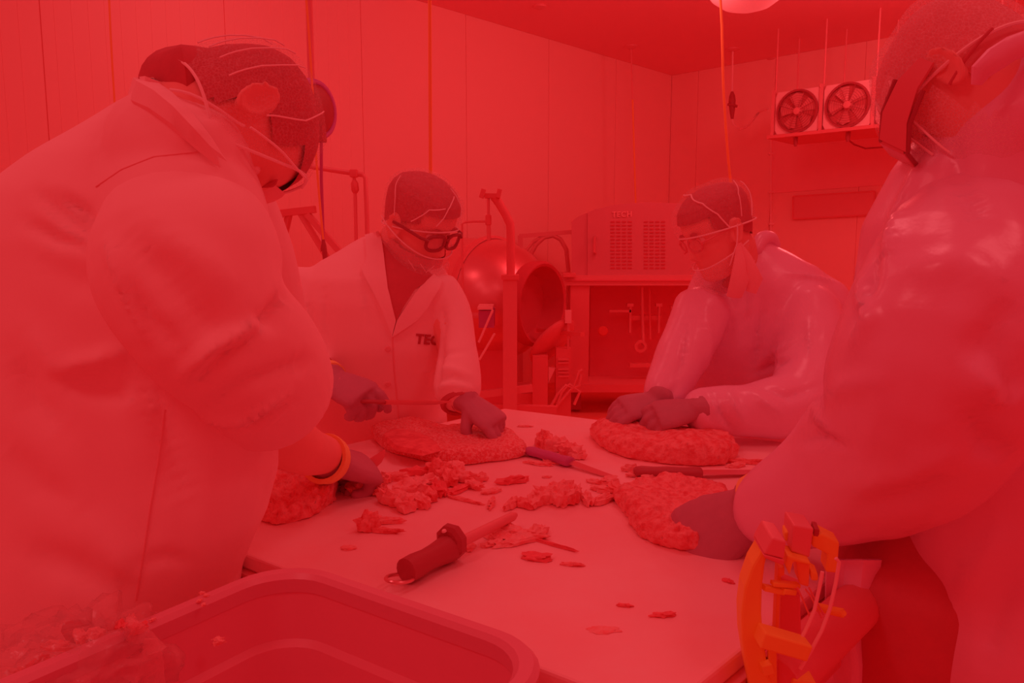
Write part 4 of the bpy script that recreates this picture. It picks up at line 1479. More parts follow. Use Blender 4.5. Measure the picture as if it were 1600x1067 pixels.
F3 = [([(1192, 470), (1184, 530), (1180, 585)], .010, -.014), ([(1180, 585), (1210, 570), (1240, 560)], .012, -.012), ([(1190, 560), (1230, 540), (1265, 510)], .008, .008),
      ([(1090, 605), (1105, 640), (1120, 670)], .008, -.010), ([(1115, 610), (1128, 650), (1150, 680)], .008, -.012), ([(1135, 605), (1150, 640), (1168, 670)], .008, .010),
      ([(1170, 610), (1210, 640), (1225, 660)], .010, .010), ([(1180, 600), (1230, 620), (1290, 600)], .012, -.010), ([(1262, 500), (1264, 530), (1262, 560)], .006, .010),
      ([(1075, 500), (1068, 560), (1055, 600)], .009, -.010), ([(1060, 600), (1050, 615), (1020, 618)], .008, -.008), ([(1170, 430), (1165, 480), (1160, 520)], .008, -.008),
      ([(1230, 425), (1280, 435), (1325, 445)], .008, .008), ([(1100, 470), (1110, 540), (1100, 600)], .014, .006)]
gown3, bv3 = cloth(man3, 'gown', mb, GOWN, .0085, F3, [(7.0, .007, (1, 1, .6), 33.0), (17, .004, (1, 1, .7), 15.0)], 5)
gown3['label'] = 'shiny purplish plastic gown'
lay(man3, 'coat_collar', bv3, [(1130, 445), (1146, 420), (1160, 405), (1180, 393), (1176, 420), (1168, 442), (1140, 450)], .012, WHITE)
MB().limb([(P(1180, 392, 2.03), .018), (P(1190, 374, 2.05), .020), (P(1204, 372, 2.07), .018), (P(1212, 384, 2.08), .014)], 12).build('gown_collar', GOWN, man3)
ck = MB().tube([P(1134, 448, 2.0), P(1146, 424, 2.0), P(1160, 408, 2.0), P(1178, 392, 2.02)], [.012, .016, .014, .008], 8)
ck.build('shirt', DARKCLOTH, man3)
legs(man3, (b3.x + .03, b3.y + .03), (-.57, -.82), DARKCLOTH)
HD3.cap('hair', .006, lambda p: p.z > .0 + .55 * p.x and not (p.x > .045 and p.z < .055), HAIR, man3)
HD3.cap('hairnet', .016, lambda p: p.z > .008 + .16 * p.x, NET, man3, lambda p: Vector((.006 * (p.x > .05), 0, .003 * math.sin(p.x * 80))))
HD3.band(lambda x, y: .008 + .16 * x, .016, .0021, BAND, man3)
HD3.string([(1.45, .012), (1.3, .05), (1.0, .085), (.4, .11), (-.4, .112)], .018, .0020, BAND, man3, 'net_seam')
HD3.string([(1.75, .02), (1.9, .07), (2.2, .10)], .018, .0014, BAND, man3)
HD3.string([(2.1, .01), (2.4, .05), (2.6, .09)], .018, .0014, BAND, man3)
HD3.string([(1.6, .01), (1.55, -.03), (1.35, -.07)], .018, .0020, BAND, man3, 'net_tie')
HD3.cap('beard_net', .017, lambda p: p.z < -.042 - .22 * p.x and p.x > -.04, NETD, man3, lambda p: Vector((.014, 0, -.022 * (p.z < -.08))))
HD3.band(lambda x, y: -.042 - .22 * x, .017, .0018, BAND, man3, 'net_string', -1.9, 1.9)
lw = MB().tube([HD3.w((.0, .082, -.03)), HD3.w((.02, .088, -.075)), HD3.w((.045, .085, -.13)), HD3.w((.06, .06, -.165))], [.003, .014, .024, .020], 10, flat=.3)
lw.tube([HD3.w((.0, .082, -.03)), HD3.w((.0, .095, -.08)), HD3.w((.005, .10, -.14)), HD3.w((.02, .08, -.17))], [.003, .010, .018, .014], 10, flat=.3)
lw.build('beard_net_fold', MASKM, man3)
HD3.eyes(man3, PALE)
c = Vector((.102, .034, .0))
for sd in (-1, 1):
    pts = [HD3.w((.100 - .012 * (math.cos(a) * 1 > 0), sd * (.034 + .025 * math.cos(a)), .001 + .018 * math.sin(a))) for a in [2 * math.pi * i / 22 for i in range(22)]]
    rimo = MB().tube(pts, .0024, 7, closed=True).build('glasses_rim', STEELDD, man3)
    MB().rings([pts, [p - HD3.F * .0012 for p in pts]], True).build('lens', LENS, rimo)
    MB().tube([HD3.w((.090, sd * .062, .006)), HD3.w((.07, sd * .078, .008)), HD3.w((.0, sd * .083, .008))], .0022, 7).build('glasses_temple', STEELDD, man3)
glove(man3, P(1028, 628, 1.85), P(965, 640, 1.82) - P(1028, 628, 1.85), (.05, -.4, .9), 1, [(.35, .45, .3), (.4, .5, .3), (.45, .5, .3), (.5, .5, .3)], (.6, .2), .98,
      P(1040, 609, 1.87) - P(1028, 628, 1.85), 'dark glove with fingers flat on meat', cuffm=GLOVE, cuffr=.036, cufflen=.02, fat=1.16, rim=False)
glove(man3, P(1082, 640, 1.78), P(1008, 652, 1.76) - P(1082, 640, 1.78), (.0, -.55, .8), -1, [(.45, .6, .4), (.55, .6, .4), (.6, .6, .4), (.65, .6, .4)], (.8, .2), .96,
      P(1115, 640, 1.79) - P(1082, 640, 1.78), 'dark glove nearer the table edge', cuffm=GLOVE, cuffr=.036, cufflen=.03, fat=1.14, rim=False)

# ================================================================== big gowned worker nearest on the other side
T4 = [(1412, 1800, 1600, 1.02, .17), (1408, 1800, 1200, 1.02, .17), (1405, 1800, 1067, 1.02, .17), (1408, 1800, 900, 1.02, .16), (1400, 1795, 760, 1.03, .16), (1380, 1790, 620, 1.03, .16), (1350, 1775, 470, 1.02, .16),
      (1362, 1760, 350, 1.01, .15), (1412, 1730, 255, 1.00, .13), (1468, 1700, 190, .97, .12), (1518, 1690, 130, .955, .10), (1538, 1690, 90, .955, .085), (1585, 1680, 58, .96, .05)]
b4 = P(1560, 1000, 1.04)
HD4 = Head(P(1480, 104, .93), (-.36, .32, -.87), (-.42, .80, .42), .92, 1)
mb = MB()
HD4.geo(mb)
mb.limb([(HD4.w((-.03, 0, -.05)), .058), (P(1560, 160, 1.0), .058), (P(1580, 230, 1.02), .065)], 20)
torso(mb, shrink(T4[4:], .82))
mb.limb(limbpx([(1556, 350, .98, .05), (1508, 450, .90, .055), (1440, 650, .90, .05), (1330, 740, 1.0, .045), (1230, 785, 1.12, .036), (1180, 800, 1.19, .028)]), 16)
man4 = finish_body(mb, (b4.x, b4.y, 0), 'big worker in a shiny purplish gown and wide dark safety glasses beside the sharpener')
mb = MB()
torso(mb, T4)
slv = MB()
slv.limb(limbpx([(1550, 345, .97, .085), (1508, 435, .90, .110), (1470, 560, .87, .116), (1425, 670, .92, .108), (1340, 738, 1.01, .096), (1252, 776, 1.07, .074), (1195, 795, 1.125, .055)]), 26)
mb.limb(limbpx([(1470, 330, 1.18, .09), (1430, 480, 1.24, .09), (1390, 620, 1.32, .075), (1320, 700, 1.36, .055)]), 22)
F4 = [([(1590, 470), (1540, 540), (1500, 580)], .02, -.012), ([(1560, 520), (1585, 600), (1560, 640)], .018, -.012), ([(1515, 560), (1560, 620), (1585, 625)], .014, .010),
      ([(1480, 740), (1420, 780), (1330, 800)], .018, -.010), ([(1500, 700), (1430, 745), (1300, 765)], .02, .008), ([(1340, 420), (1355, 500), (1325, 560)], .012, .012), ([(1370, 400), (1350, 480), (1335, 520)], .010, -.012),
      ([(1480, 190), (1500, 280), (1540, 360)], .014, -.010), ([(1290, 620), (1330, 600), (1390, 590)], .012, .008), ([(1250, 690), (1290, 680), (1330, 700)], .010, -.010),
      ([(1510, 640), (1545, 700), (1590, 720)], .016, -.016), ([(1420, 420), (1500, 410), (1590, 450)], .02, .008), ([(1260, 620), (1285, 660), (1320, 700)], .012, .010),
      ([(1440, 250), (1400, 340), (1380, 420)], .012, .010), ([(1560, 830), (1520, 900), (1480, 960)], .014, .008), ([(1590, 880), (1560, 960), (1540, 1040)], .014, -.008), ([(1450, 900), (1455, 980), (1450, 1050)], .014, -.007)]
gown4, bv4 = cloth(man4, 'gown', mb, GOWN, .0075, F4, [(5.0, .008, (1, 1, .7), 53.0), (12, .0035, (1, 1, .7), 25.0)], 7)
gown4['label'] = 'shiny purplish plastic gown'
cloth(man4, 'sleeve', slv, GOWN, .0065, F4, [(6.0, .010, (1, 1, .7), 63.0), (15, .004, (1, 1, .7), 45.0)], 4)
MB().tube([P(1526, 132, .87), P(1532, 112, .865), P(1552, 94, .865), P(1580, 76, .87), P(1612, 64, .875), P(1650, 58, .89)], [.006, .012, .014, .014, .014, .012], 10, flat=.6).build('gown_collar', GOWN, man4)
# loose front flap of the gown
fl = []
for i in range(9):
    t = i / 8
    row = []
    for j in range(7):
        s = j / 6
        y = 875 + 330 * t
        xl = 1292 - 8 * t
        xr = 1378 - 30 * math.sin(math.pi * min(1, max(0, (y - 900) / 130))) + 6 * math.sin(9 * t)
        x = xl + (xr - xl) * s
        row.append(P(x, y, 1.0 + .012 * math.sin(6 * s + 2 * t)))
    fl.append(row)
v = [p for r in fl for p in r]
v += [p + Vector((0, .004, 0)) for p in v]
f = []
for i in range(8):
    for j in range(6):
        a = i * 7 + j
        f.append((a, a + 1, a + 8, a + 7))
        f.append((a + 63, a + 70, a + 71, a + 64))
for i in range(8):
    f += [(i * 7, i * 7 + 7, i * 7 + 70, i * 7 + 63), (i * 7 + 6, i * 7 + 69, i * 7 + 76, i * 7 + 13)]
mk('gown_flap', v, f, GOWN, man4)
legs(man4, (b4.x - .075, b4.y + .06), (-.82, .57), DARKCLOTH)
HD4.cap('hair', .005, lambda p: (p.x < -.01 and p.z > -.050) or (p.x < .05 and p.z > .02) or p.z > .062, HAIRG, man4)
HD4.cap('hairnet', .014, lambda p: p.z > .0 + .42 * p.x, NETD, man4, lambda p: Vector((0, 0, .003 * math.sin(p.x * 70))))
HD4.band(lambda x, y: .0 + .42 * x, .014, .0022, BAND, man4)
HD4.cap('beard_net', .018, lambda p: p.z < .052 + .06 * p.x and p.x > .015, NETD, man4, lambda p: Vector((.006, 0, 0)))
HD4.band(lambda x, y: -.02, .016, .0020, DARKCLOTH, man4, 'glasses_strap', 1.5, 2.2)
HD4.string([(1.3, .04), (1.0, .0), (.8, -.05)], .026, .0016, BAND, man4)
HD4.string([(1.0, .05), (.8, .02), (.6, -.03)], .026, .0016, BAND, man4)
HD4.eyes(man4, PALE)
tp_ = [HD4.w((-.004, .090, .018)), HD4.w((.03, .098, .018)), HD4.w((.072, .096, .010)), HD4.w((.104, .082, .0))]
sg = MB()
for i in range(3):
    pass
rows = []
for p, h in zip(tp_, (.010, .015, .019, .021)):
    rows.append([p + HD4.U * h, p + HD4.U * h + HD4.L * .004, p - HD4.U * h + HD4.L * .004, p - HD4.U * h])
sg.rings(rows, True)
sg.build('glasses_side_shield', mat('dark_shield', (194, 30, 35), .35, .4), man4)
fr_ = [HD4.w((.104, .084, .0)), HD4.w((.114, .05, .0)), HD4.w((.118, 0, .0)), HD4.w((.114, -.05, .0)), HD4.w((.104, -.084, .0))]
rows = [[p + HD4.U * .019, p + HD4.U * .019 + HD4.F * .004, p - HD4.U * .021 + HD4.F * .004, p - HD4.U * .021] for p in fr_]
MB().rings(rows, True).build('glasses_lens', mat('dark_lens', (190, 27, 32), .2, .5), man4)
for (a, b) in ((.021, .003), (-.021, .003)):
    MB().tube([p + HD4.U * a for p in tp_[1:]] + [p + HD4.U * a * .95 for p in fr_], .003, 7).build('glasses_frame', GLASSF, man4)
glove(man4, P(1166, 802, 1.15), P(1082, 846, 1.165) - P(1166, 802, 1.15), (-.1, -.62, .75), -1, [(.55, .5, .3), (.6, .55, .4), (.65, .6, .4), (.7, .6, .4)], (.7, .2), 1.16,
      P(1215, 785, 1.12) - P(1166, 802, 1.15), 'large dark glove pressing on meat', cuffr=.050, cufflen=.018, fat=1.35)
glove(man4, P(1262, 735, 1.40), P(1200, 765, 1.40) - P(1262, 735, 1.40), (0, -.2, 1), 1, [(.5, .6, .4)] * 4, (.4, .2), 1.0, P(1300, 700, 1.36) - P(1262, 735, 1.40), None, cuffr=.036, rim=False)

# ================================================================== meat and trimmings on the board
def slab(name, label, poly, h, m, amp=.006, cat='meat', rough=1.0, seed=0.0, group=None, z0=ZT):
    pts = [G(x, y, z0) for x, y in poly]
    n = 150
    # smooth closed resample
    k = len(pts)
    ring = []
    for i in range(n):
        f = i * k / n
        a = int(f)
        t = f - a
        p0, p1, p2, p3 = pts[(a - 1) % k], pts[a % k], pts[(a + 1) % k], pts[(a + 2) % k]
        ring.append(0.5 * (2 * p1 + (p2 - p0) * t + (2 * p0 - 5 * p1 + 4 * p2 - p3) * t * t + (3 * p1 - p0 - 3 * p2 + p3) * t ** 3))
    c = sum(ring, Vector()) / n
    rows = []
    for sc, zz in ((.5, .001), (.92, .001), (.97, .06), (.99, .18), (1.0, .32), (.995, .46), (.985, .58), (.965, .70), (.935, .80), (.90, .88), (.86, .93), (.81, .965), (.75, .985), (.69, 1.0), (.62, 1.01), (.55, 1.02), (.48, 1.03), (.41, 1.04), (.34, 1.05), (.27, 1.055), (.20, 1.06), (.13, 1.065), (.06, 1.07)):
        row = []
        for p in ring:
            q = c + (p - c) * sc
            e = noise.noise(Vector((q.x * 22 + seed, q.y * 22, zz * 1.5))) + .6 * noise.noise(Vector((q.x * 60, q.y * 60 + seed, zz * 3))) + .5 * noise.noise(Vector((q.x * 140, q.y * 140 + seed, zz * 5)))
            hh = h * (1 + .40 * noise.noise(Vector((q.x * 9 + seed, q.y * 9, 4.0))))
            z = z0 + max(.0, zz * hh + (e * amp * rough if zz > .3 else 0))
            d = (p - c).normalized() * (e * amp * .9 if .05 < zz < .95 else 0)
            row.append(Vector((q.x + d.x, q.y + d.y, z)))
        rows.append(row)
    mb = MB().rings(rows, True)
    o = mb.build(name, m, None, base=(c.x, c.y, z0))
    return tag(o, label, cat, group)


slab('meat_slab', 'rough meat slab nearest the tub, beside the glove gripping a short knife', [(395, 800), (430, 822), (480, 812), (522, 785), (520, 755), (470, 742), (410, 748)], .050, MEAT, .010, seed=3)
m2 = slab('meat_slab', 'wide flat slab with fine fat streaks under the gloves of the man with black glasses', [(582, 678), (600, 704), (640, 717), (700, 729), (765, 724), (823, 713), (808, 694), (778, 680), (700, 676), (630, 670)], .034, MEATFAT, .004, seed=9)
slab('meat_slab', 'plump meat slab in front of the person in the gown across the table', [(926, 678), (934, 698), (968, 714), (1020, 724), (1085, 730), (1135, 727), (1151, 710), (1130, 694), (1060, 688), (980, 684)], .046, MEAT, .007, seed=17)
slab('meat_slab', 'ragged meat slab under the large dark glove beside the sharpener', [(962, 780), (974, 806), (1004, 842), (1050, 860), (1096, 866), (1128, 850), (1140, 812), (1128, 776), (1070, 762), (1005, 764)], .032, MEAT, .008, seed=25)
# lean end and cut edge of the wide slab
pn = MB()
ring = [G(x, y, ZT + .036) for x, y in [(596, 680), (618, 700), (660, 708), (690, 700), (672, 684), (640, 672), (612, 670)]]
c = sum(ring, Vector()) / len(ring)
pn.rings([[c + (p - c) * 1.0 + Vector((0, 0, -.006)) for p in ring], [c + (p - c) * .92 + Vector((0, 0, .004)) for p in ring], [c + (p - c) * .5 + Vector((0, 0, .006)) for p in ring]], True)
pn.build('lean_face', MEATDARK, m2)


def scrap(px, py, rx, ry, h, m, seed, label, group=None, ang=None, z=ZT):
    """one crumpled shaving of trim; sizes in metres"""
    rnd = random.Random(seed)
    c = G(px, py, z)
    ang = rnd.uniform(0, 3.14) if ang is None else ang
    ca, sa = math.cos(ang), math.sin(ang)
    bm = bmesh.new()
    bmesh.ops.create_icosphere(bm, subdivisions=3, radius=1)
    o = rnd.uniform(0, 90)
    vs = []
    for v in bm.verts:
        p = v.co
        e = noise.noise(Vector((p.x * 2.2 + o, p.y * 2.2, p.z * 2.2))) + .6 * noise.noise(Vector((p.x * 5 + o, p.y * 5, p.z * 5)))
        k = 1 + .55 * e
        x, y, zz = p.x * rx * k, p.y * ry * k, max(0, .5 + .5 * p.z * (1 + .9 * e)) * h
        if p.z < -.2:
            zz = max(0, zz * .3)
        vs.append(c + Vector((x * ca - y * sa, x * sa + y * ca, zz)))
    fs = [tuple(v.index for v in f.verts) for f in bm.faces]
    bm.free()
    return tag(mk('meat_scrap', vs, fs, m, None, True, 0, (c.x, c.y, z)), label, 'scrap', group)


ORD = ('leftmost', 'second', 'third', 'fourth', 'fifth', 'sixth', 'seventh', 'eighth', 'ninth', 'tenth', 'eleventh', 'twelfth', 'thirteenth', 'fourteenth', 'fifteenth',
       'sixteenth', 'seventeenth', 'eighteenth', 'nineteenth', 'twentieth', 'twenty-first', 'twenty-second', 'twenty-third')


def heap(label, group, items):
    items = sorted(items)
    for i, (x, y, rx, ry, h, mm) in enumerate(items):
        o = ORD[i] if i == 0 else ('rightmost' if i == len(items) - 1 else ORD[i] + ' from left')
        kind = {'f': 'pale fat', 'r': 'dark lean', 'm': 'reddish'}[mm]
        scrap(x, y, rx, ry, h, {'f': FAT, 'r': REDBIT, 'm': MEAT}[mm], int(x * 7 + y * 3), '%s trimming, %s %s' % (kind, o, label), group)


heap('in the long heap before the streaked slab', 'trimmings heap in front of the streaked slab',
     [(566, 752, .022, .014, .024, 'f'), (560, 772, .026, .016, .022, 'm'), (580, 764, .024, .012, .026, 'f'), (594, 772, .022, .014, .020, 'm'), (602, 752, .020, .010, .016, 'f'),
      (618, 750, .026, .012, .016, 'f'), (612, 788, .030, .016, .028, 'f'), (634, 794, .030, .018, .026, 'f'), (656, 790, .028, .014, .022, 'f'), (672, 782, .020, .013, .022, 'm'),
      (640, 772, .034, .016, .026, 'f'), (664, 762, .032, .016, .024, 'f'), (686, 770, .034, .014, .020, 'r'), (700, 754, .034, .018, .026, 'm'), (724, 752, .030, .014, .022, 'f'),
      (716, 768, .034, .010, .010, 'r'), (740, 762, .026, .012, .014, 'f'), (684, 742, .022, .018, .032, 'm'), (654, 742, .034, .008, .016, 'r'), (710, 738, .024, .014, .022, 'f'), (750, 752, .018, .010, .016, 'f'), (768, 770, .022, .009, .008, 'f'), (725, 783, .040, .004, .006, 'f')])
heap('in the ridge beyond the steel tip', 'trimmings ridge beyond the steel tip',
     [(768, 789, .030, .006, .010, 'f'), (800, 792, .026, .008, .016, 'f'), (818, 792, .024, .010, .016, 'm'), (838, 786, .034, .016, .022, 'f'), (858, 784, .032, .018, .030, 'f'), (878, 788, .024, .020, .036, 'f'),
      (890, 786, .018, .016, .030, 'm'), (872, 776, .034, .014, .028, 'f'), (898, 776, .024, .012, .022, 'f'), (918, 785, .028, .010, .018, 'f'), (944, 785, .028, .010, .016, 'f'), (940, 768, .026, .010, .012, 'f'), (952, 756, .022, .010, .014, 'f'), (930, 755, .018, .008, .008, 'f'), (962, 770, .02, .012, .02, 'm')])
heap('in the pile behind the purple knife', 'trimmings behind the purple knife',
     [(850, 698, .034, .020, .036, 'm'), (870, 704, .032, .018, .030, 'f'), (890, 712, .026, .016, .028, 'm'), (902, 716, .020, .014, .024, 'f'), (842, 726, .030, .008, .008, 'f'), (862, 724, .020, .006, .010, 'f')])
heap('among flat trimmings beside the steel rod', 'flat trimmings right of the steel',
     [(775, 838, .034, .016, .010, 'f'), (800, 834, .028, .014, .014, 'f'), (825, 840, .032, .016, .012, 'f'), (812, 848, .04, .010, .010, 'f'), (840, 836, .022, .012, .016, 'f'), (862, 852, .045, .003, .005, 'r'), (770, 852, .02, .008, .008, 'f'), (734, 857, .014, .008, .004, 'f')])
heap('by the black knife handle', 'shreds by the black knife handle', [(984, 736, .018, .008, .014, 'f'), (994, 744, .022, .008, .012, 'f'), (1010, 749, .026, .007, .010, 'f')])
for i, (x, y, rx, ry, h, mm, an, lb) in enumerate([
        (575, 828, .020, .013, .030, 'm', .6, 'curled reddish scrap alone between tub and trimmings heap'),
        (600, 818, .034, .006, .010, 'f', .1, 'thin strip reaching off the upper side of the curled scrap near the tub'),
        (600, 832, .028, .006, .008, 'm', -.2, 'thin strip reaching off the lower side of the curled scrap near the tub'),
        (802, 754, .032, .013, .014, 'r', .5, 'dark lean scrap lying alone in the middle of the board'),
        (838, 873, .024, .012, .008, 'r', -.3, 'red scrap below the flat trimmings right of the steel'),
        (895, 883, .016, .006, .004, 'm', -.2, 'thin reddish scrap beside the red scrap in the empty board middle'),
        (1138, 909, .009, .005, .004, 'r', -.8, 'tiny dark red bit near the sharpener'),
        (976, 947, .010, .004, .003, 'r', -.1, 'tiny red fleck on the empty near part of the board'),
        (1038, 962, .016, .006, .004, 'r', .1, 'red fleck on the near part of the board toward the sharpener'),
        (942, 985, .018, .010, .001, 'f', 0., 'faint smear of fat nearest the right end of the tub'),
        (545, 857, .012, .009, .003, 'f', 0., 'small faint bit of fat above the tub rim'),
        (820, 667, .018, .006, .005, 'f', 0., 'small bit of fat at the far edge right of the streaked slab'),
        (855, 746, .010, .005, .004, 'f', .2, 'small pale crumb between purple blade and lone dark scrap'),
        (1170, 724, .050, .010, .010, 'm', -.1, 'flat reddish strip behind the black knife blade'),
        (1150, 730, .020, .008, .010, 'f', .3, 'pale crumb at the right end of the plump slab')]):
    scrap(x, y, rx, ry, h, {'f': FAT, 'r': REDBIT, 'm': MEAT}[mm], 500 + i * 13, lb, None, an)

# ================================================================== knives and steel
def blade_geo(mb, a, b, w, th, edge, tip=.25):
    """blade from a to b; edge = direction of the cutting side"""
    a, b = Vector(a), Vector(b)
    d = (b - a).normalized()
    edge = Vector(edge)
    edge = (edge - d * edge.dot(d)).normalized()
    n = d.cross(edge)
    L = (b - a).length
    rows = []
    for t, k in ((0, 1), (.3, 1), (.6, .96), (1 - tip, .85), (1 - tip * .5, .6), (1 - tip * .15, .3), (1, .05)):
        p = a + d * (L * t)
        s = p + edge * (-w * .5)
        e = s + edge * (w * k)
        rows.append([s - n * th, s + n * th, (s + e) / 2 + n * th * .9, e, (s + e) / 2 - n * th * .9])
    mb.rings(rows, True)
    return mb


def handle_geo(mb, a, b, r, up, flat=.6):
    a, b = Vector(a), Vector(b)
    pts, rs = [], []
    for t, k in ((0, .55), (.03, .9), (.12, 1.08), (.3, .95), (.5, 1.06), (.75, .92), (.92, 1.08), (.98, 1.0), (1, .7)):
        pts.append(a.lerp(b, t))
        rs.append(r * k)
    return mb.tube(pts, rs, 14, flat=flat, up=Vector(up))


def knife(label, ha, hb, tip, r, w, hm, edge, up=(0, 0, 1), cat='knife', bm_=STEEL):
    o = thing('butcher_knife', label, cat, Vector(hb))
    handle_geo(MB(), ha, hb, r, up).build('handle', hm, o)
    blade_geo(MB(), Vector(hb) - (Vector(hb) - Vector(ha)).normalized() * .004, tip, w, .0012, edge).build('blade', bm_, o)
    return o


z1 = ZT + .011
knife('boning knife with a purple handle lying by the streaked slab', G(824, 703, z1), G(892, 722, z1), G(958, 747, ZT + .003), .0165, .016, BLUEP, (.5, -.8, -.1))
knife('large knife with a black handle lying behind the ragged slab', G(990, 736, z1), G(1097, 738, z1), G(1215, 738, ZT + .004), .0165, .030, BLACK, (-.1, -1, .0))
d = (P(700, 630, 1.70) - P(604, 629, 1.72)).normalized()
q = P(604, 629, 1.72)
knife('thin knife held level by the man with black glasses', q - d * .10 + Vector((0, .012, .002)), q - d * .002 + Vector((0, .004, 0)), P(706, 630, 1.70), .008, .011, BLACK, (0, -.2, -1))
q = P(556, 742, 1.44)
t_ = P(606, 709, 1.47)
d = (t_ - q).normalized()
knife('short knife in the glove of the man beside the tub', q - Vector((d.x, d.y, d.z * .1)).normalized() * .075 + Vector((0, 0, .006)), q, t_, .012, .022, BLACK, (.5, -.2, -.9), bm_=STEELDD)

zs = ZT + .020
s0, s1, tip = G(632, 893, zs), G(702, 856, zs + .002), G(806, 804, ZT + .022)
dr = (s1 - s0).normalized()
st_ = thing('sharpening_steel', 'sharpening steel with black handle and eight-sided guard lying on the board', 'sharpening steel', Vector((s1.x, s1.y, ZT)))
pts = [s0.lerp(s1, t) for t in (0, .03, .2, .45, .7, .9, 1.0)]
MB().tube(pts, [.013, .0180, .0185, .0165, .0180, .0205, .021], 16).build('handle', BLACK, st_)
up8 = Vector((0, 0, 1))
u8 = dr.cross(up8).normalized()
w8 = u8.cross(dr)
gr = []
for off, r in ((-.004, .020), (.0, .0265), (.010, .0275), (.016, .022)):
    gr.append([s1 + dr * off + (u8 * math.cos(math.pi / 8 + k * math.pi / 4) + w8 * math.sin(math.pi / 8 + k * math.pi / 4)) * r + Vector((0, 0, .008)) for k in range(8)])
MB().rings(gr, True).build('guard', BLACK, st_, smooth=False)
MB().lathe([(0, .003), (.003, .0025), (.004, 0)], s1 - dr * .006 + u8 * -.004 + w8 * .027, -dr * .3 + w8, 12).build('guard_stud', PALE, st_)
MB().tube([s1 + dr * .012, s1.lerp(tip, .5), tip - dr * .01, tip], [.0088, .0084, .0078, .004], 14).build('rod', STEELD, st_)
rc_ = s0 - dr * .006
ring_ = []
for i in range(28):
    a = 2 * math.pi * i / 28
    ring_.append(rc_ + dr * (math.cos(a) * .021 - .004) + u8 * (math.sin(a) * .017) + Vector((0, 0, -.006 - .004 * math.cos(a))))
MB().tube(ring_, .0026, 8, closed=True).build('hanging_ring', STEEL, st_)

# ================================================================== orange knife sharpener clamped to the table corner
Yk = .80
sh = thing('knife_sharpener', 'orange framed knife sharpener with crossed steel wires at the table corner', 'sharpener', P(1230, 1067, Yk) + Vector((0, 0, -.08)))
pr = []
for x, y, hw in ((1196, 858, 5), (1185, 885, 10), (1177, 920, 14), (1174, 960, 16), (1176, 1000, 17), (1182, 1040, 17), (1190, 1080, 17), (1196, 1120, 17), (1200, 1180, 17)):
    pr.append((x, y, hw))
rows = []
for x, y, hw in pr:
    a, b = P(x - hw, y, Yk), P(x + hw, y, Yk)
    rows.append([a, b, b + Vector((.006, .040, 0)), a + Vector((.006, .040, 0))])
MB().rings(rows, True).build('curved_upright', YELLOW, sh, smooth=False, bevel=.003)
MB().pxbox(1203, 880, 1222, 1180, Yk + .02, .012).build('inner_upright', YELLOWD, sh, smooth=False, bevel=.001)


def block(name, quad, Y, dep, m, bev=.002):
    a = [P(x, y, Y) for x, y in quad]
    return MB().prism(a, (.004, dep, .002)).build(name, m, sh, smooth=False, bevel=bev)


gb = block('wire_block', [(1193, 866), (1225, 874), (1229, 846), (1207, 840)], Yk - .012, .050, STEELD)
block('wire_block_base', [(1193, 867), (1226, 876), (1224, 884), (1195, 872)], Yk - .014, .05, STEELDD, .001)
block('wire_block', [(1236, 862), (1265, 872), (1272, 826), (1240, 820)], Yk + .012, .040, STEELD)
block('block_knob', [(1271, 838), (1279, 840), (1281, 828), (1273, 826)], Yk + .02, .02, BLACK, .001)
block('spring_clip', [(1230, 868), (1266, 878), (1268, 884), (1240, 878), (1234, 900), (1228, 884)], Yk + .000, .03, YELLOW)
block('spring_clip', [(1244, 876), (1266, 880), (1264, 918), (1250, 914)], Yk + .004, .028, YELLOWD)
block('clip_knob', [(1266, 890), (1278, 896), (1279, 908), (1268, 908)], Yk + .004, .02, YELLOW)
block('side_bracket', [(1269, 854), (1270, 836), (1284, 834), (1312, 848), (1308, 896), (1290, 894), (1293, 866)], Yk + .02, .026, YELLOW)
block('clip_knob', [(1226, 832), (1236, 830), (1234, 846), (1226, 846)], Yk + .03, .02, YELLOW)
block('inner_clip', [(1216, 888), (1226, 886), (1226, 900), (1216, 902)], Yk + .01, .02, YELLOWD)
for i, (x0, y0, x1, y1, hh) in enumerate(((1192, 917, 1224, 924, 4.5), (1206, 911, 1248, 914, 3.5), (1222, 922, 1241, 924, 4.5))):
    MB().bar(P(x0, y0, Yk + .008), P(x1, y1, Yk + .012), .010, hh * 2 * Yk / 1200).build('cross_bar', YELLOW, sh, smooth=False, bevel=.001)
block('centre_plate', [(1219, 930), (1250, 930), (1252, 1000), (1217, 1000)], Yk + .045, .012, STEELDD)
block('centre_plate', [(1214, 900), (1250, 915), (1246, 932), (1216, 932)], Yk + .047, .012, STEELDD)
block('lower_plate', [(1214, 1015), (1248, 1018), (1250, 1180), (1212, 1180)], Yk + .03, .014, STEELDD)
a, b = P(1186, 992, Yk - .012), P(1259, 1013, Yk - .012)
MB().bar(a, b, .026, .0185).build('handle_bar', YELLOW, sh, smooth=False, bevel=.002)
block('handle_rest', [(1200, 1008), (1214, 1012), (1216, 1180), (1204, 1180)], Yk + .0, .016, YELLOW)
MB().bar(P(1190, 1045, Yk - .004), P(1206, 1041, Yk - .004), .012, .012).build('stop_peg', YELLOW, sh, smooth=False, bevel=.001)
MB().tube([P(1272, 947, Yk + .02), P(1300, 954, Yk + .01), P(1318, 958, Yk + .004), P(1319, 958, Yk + .003)], [.005, .005, .0052, .003], 14).build('side_peg', YELLOW, sh)
block('foot_plate', [(1240, 1062), (1275, 1066), (1300, 1180), (1215, 1180)], Yk - .01, .06, YELLOW)
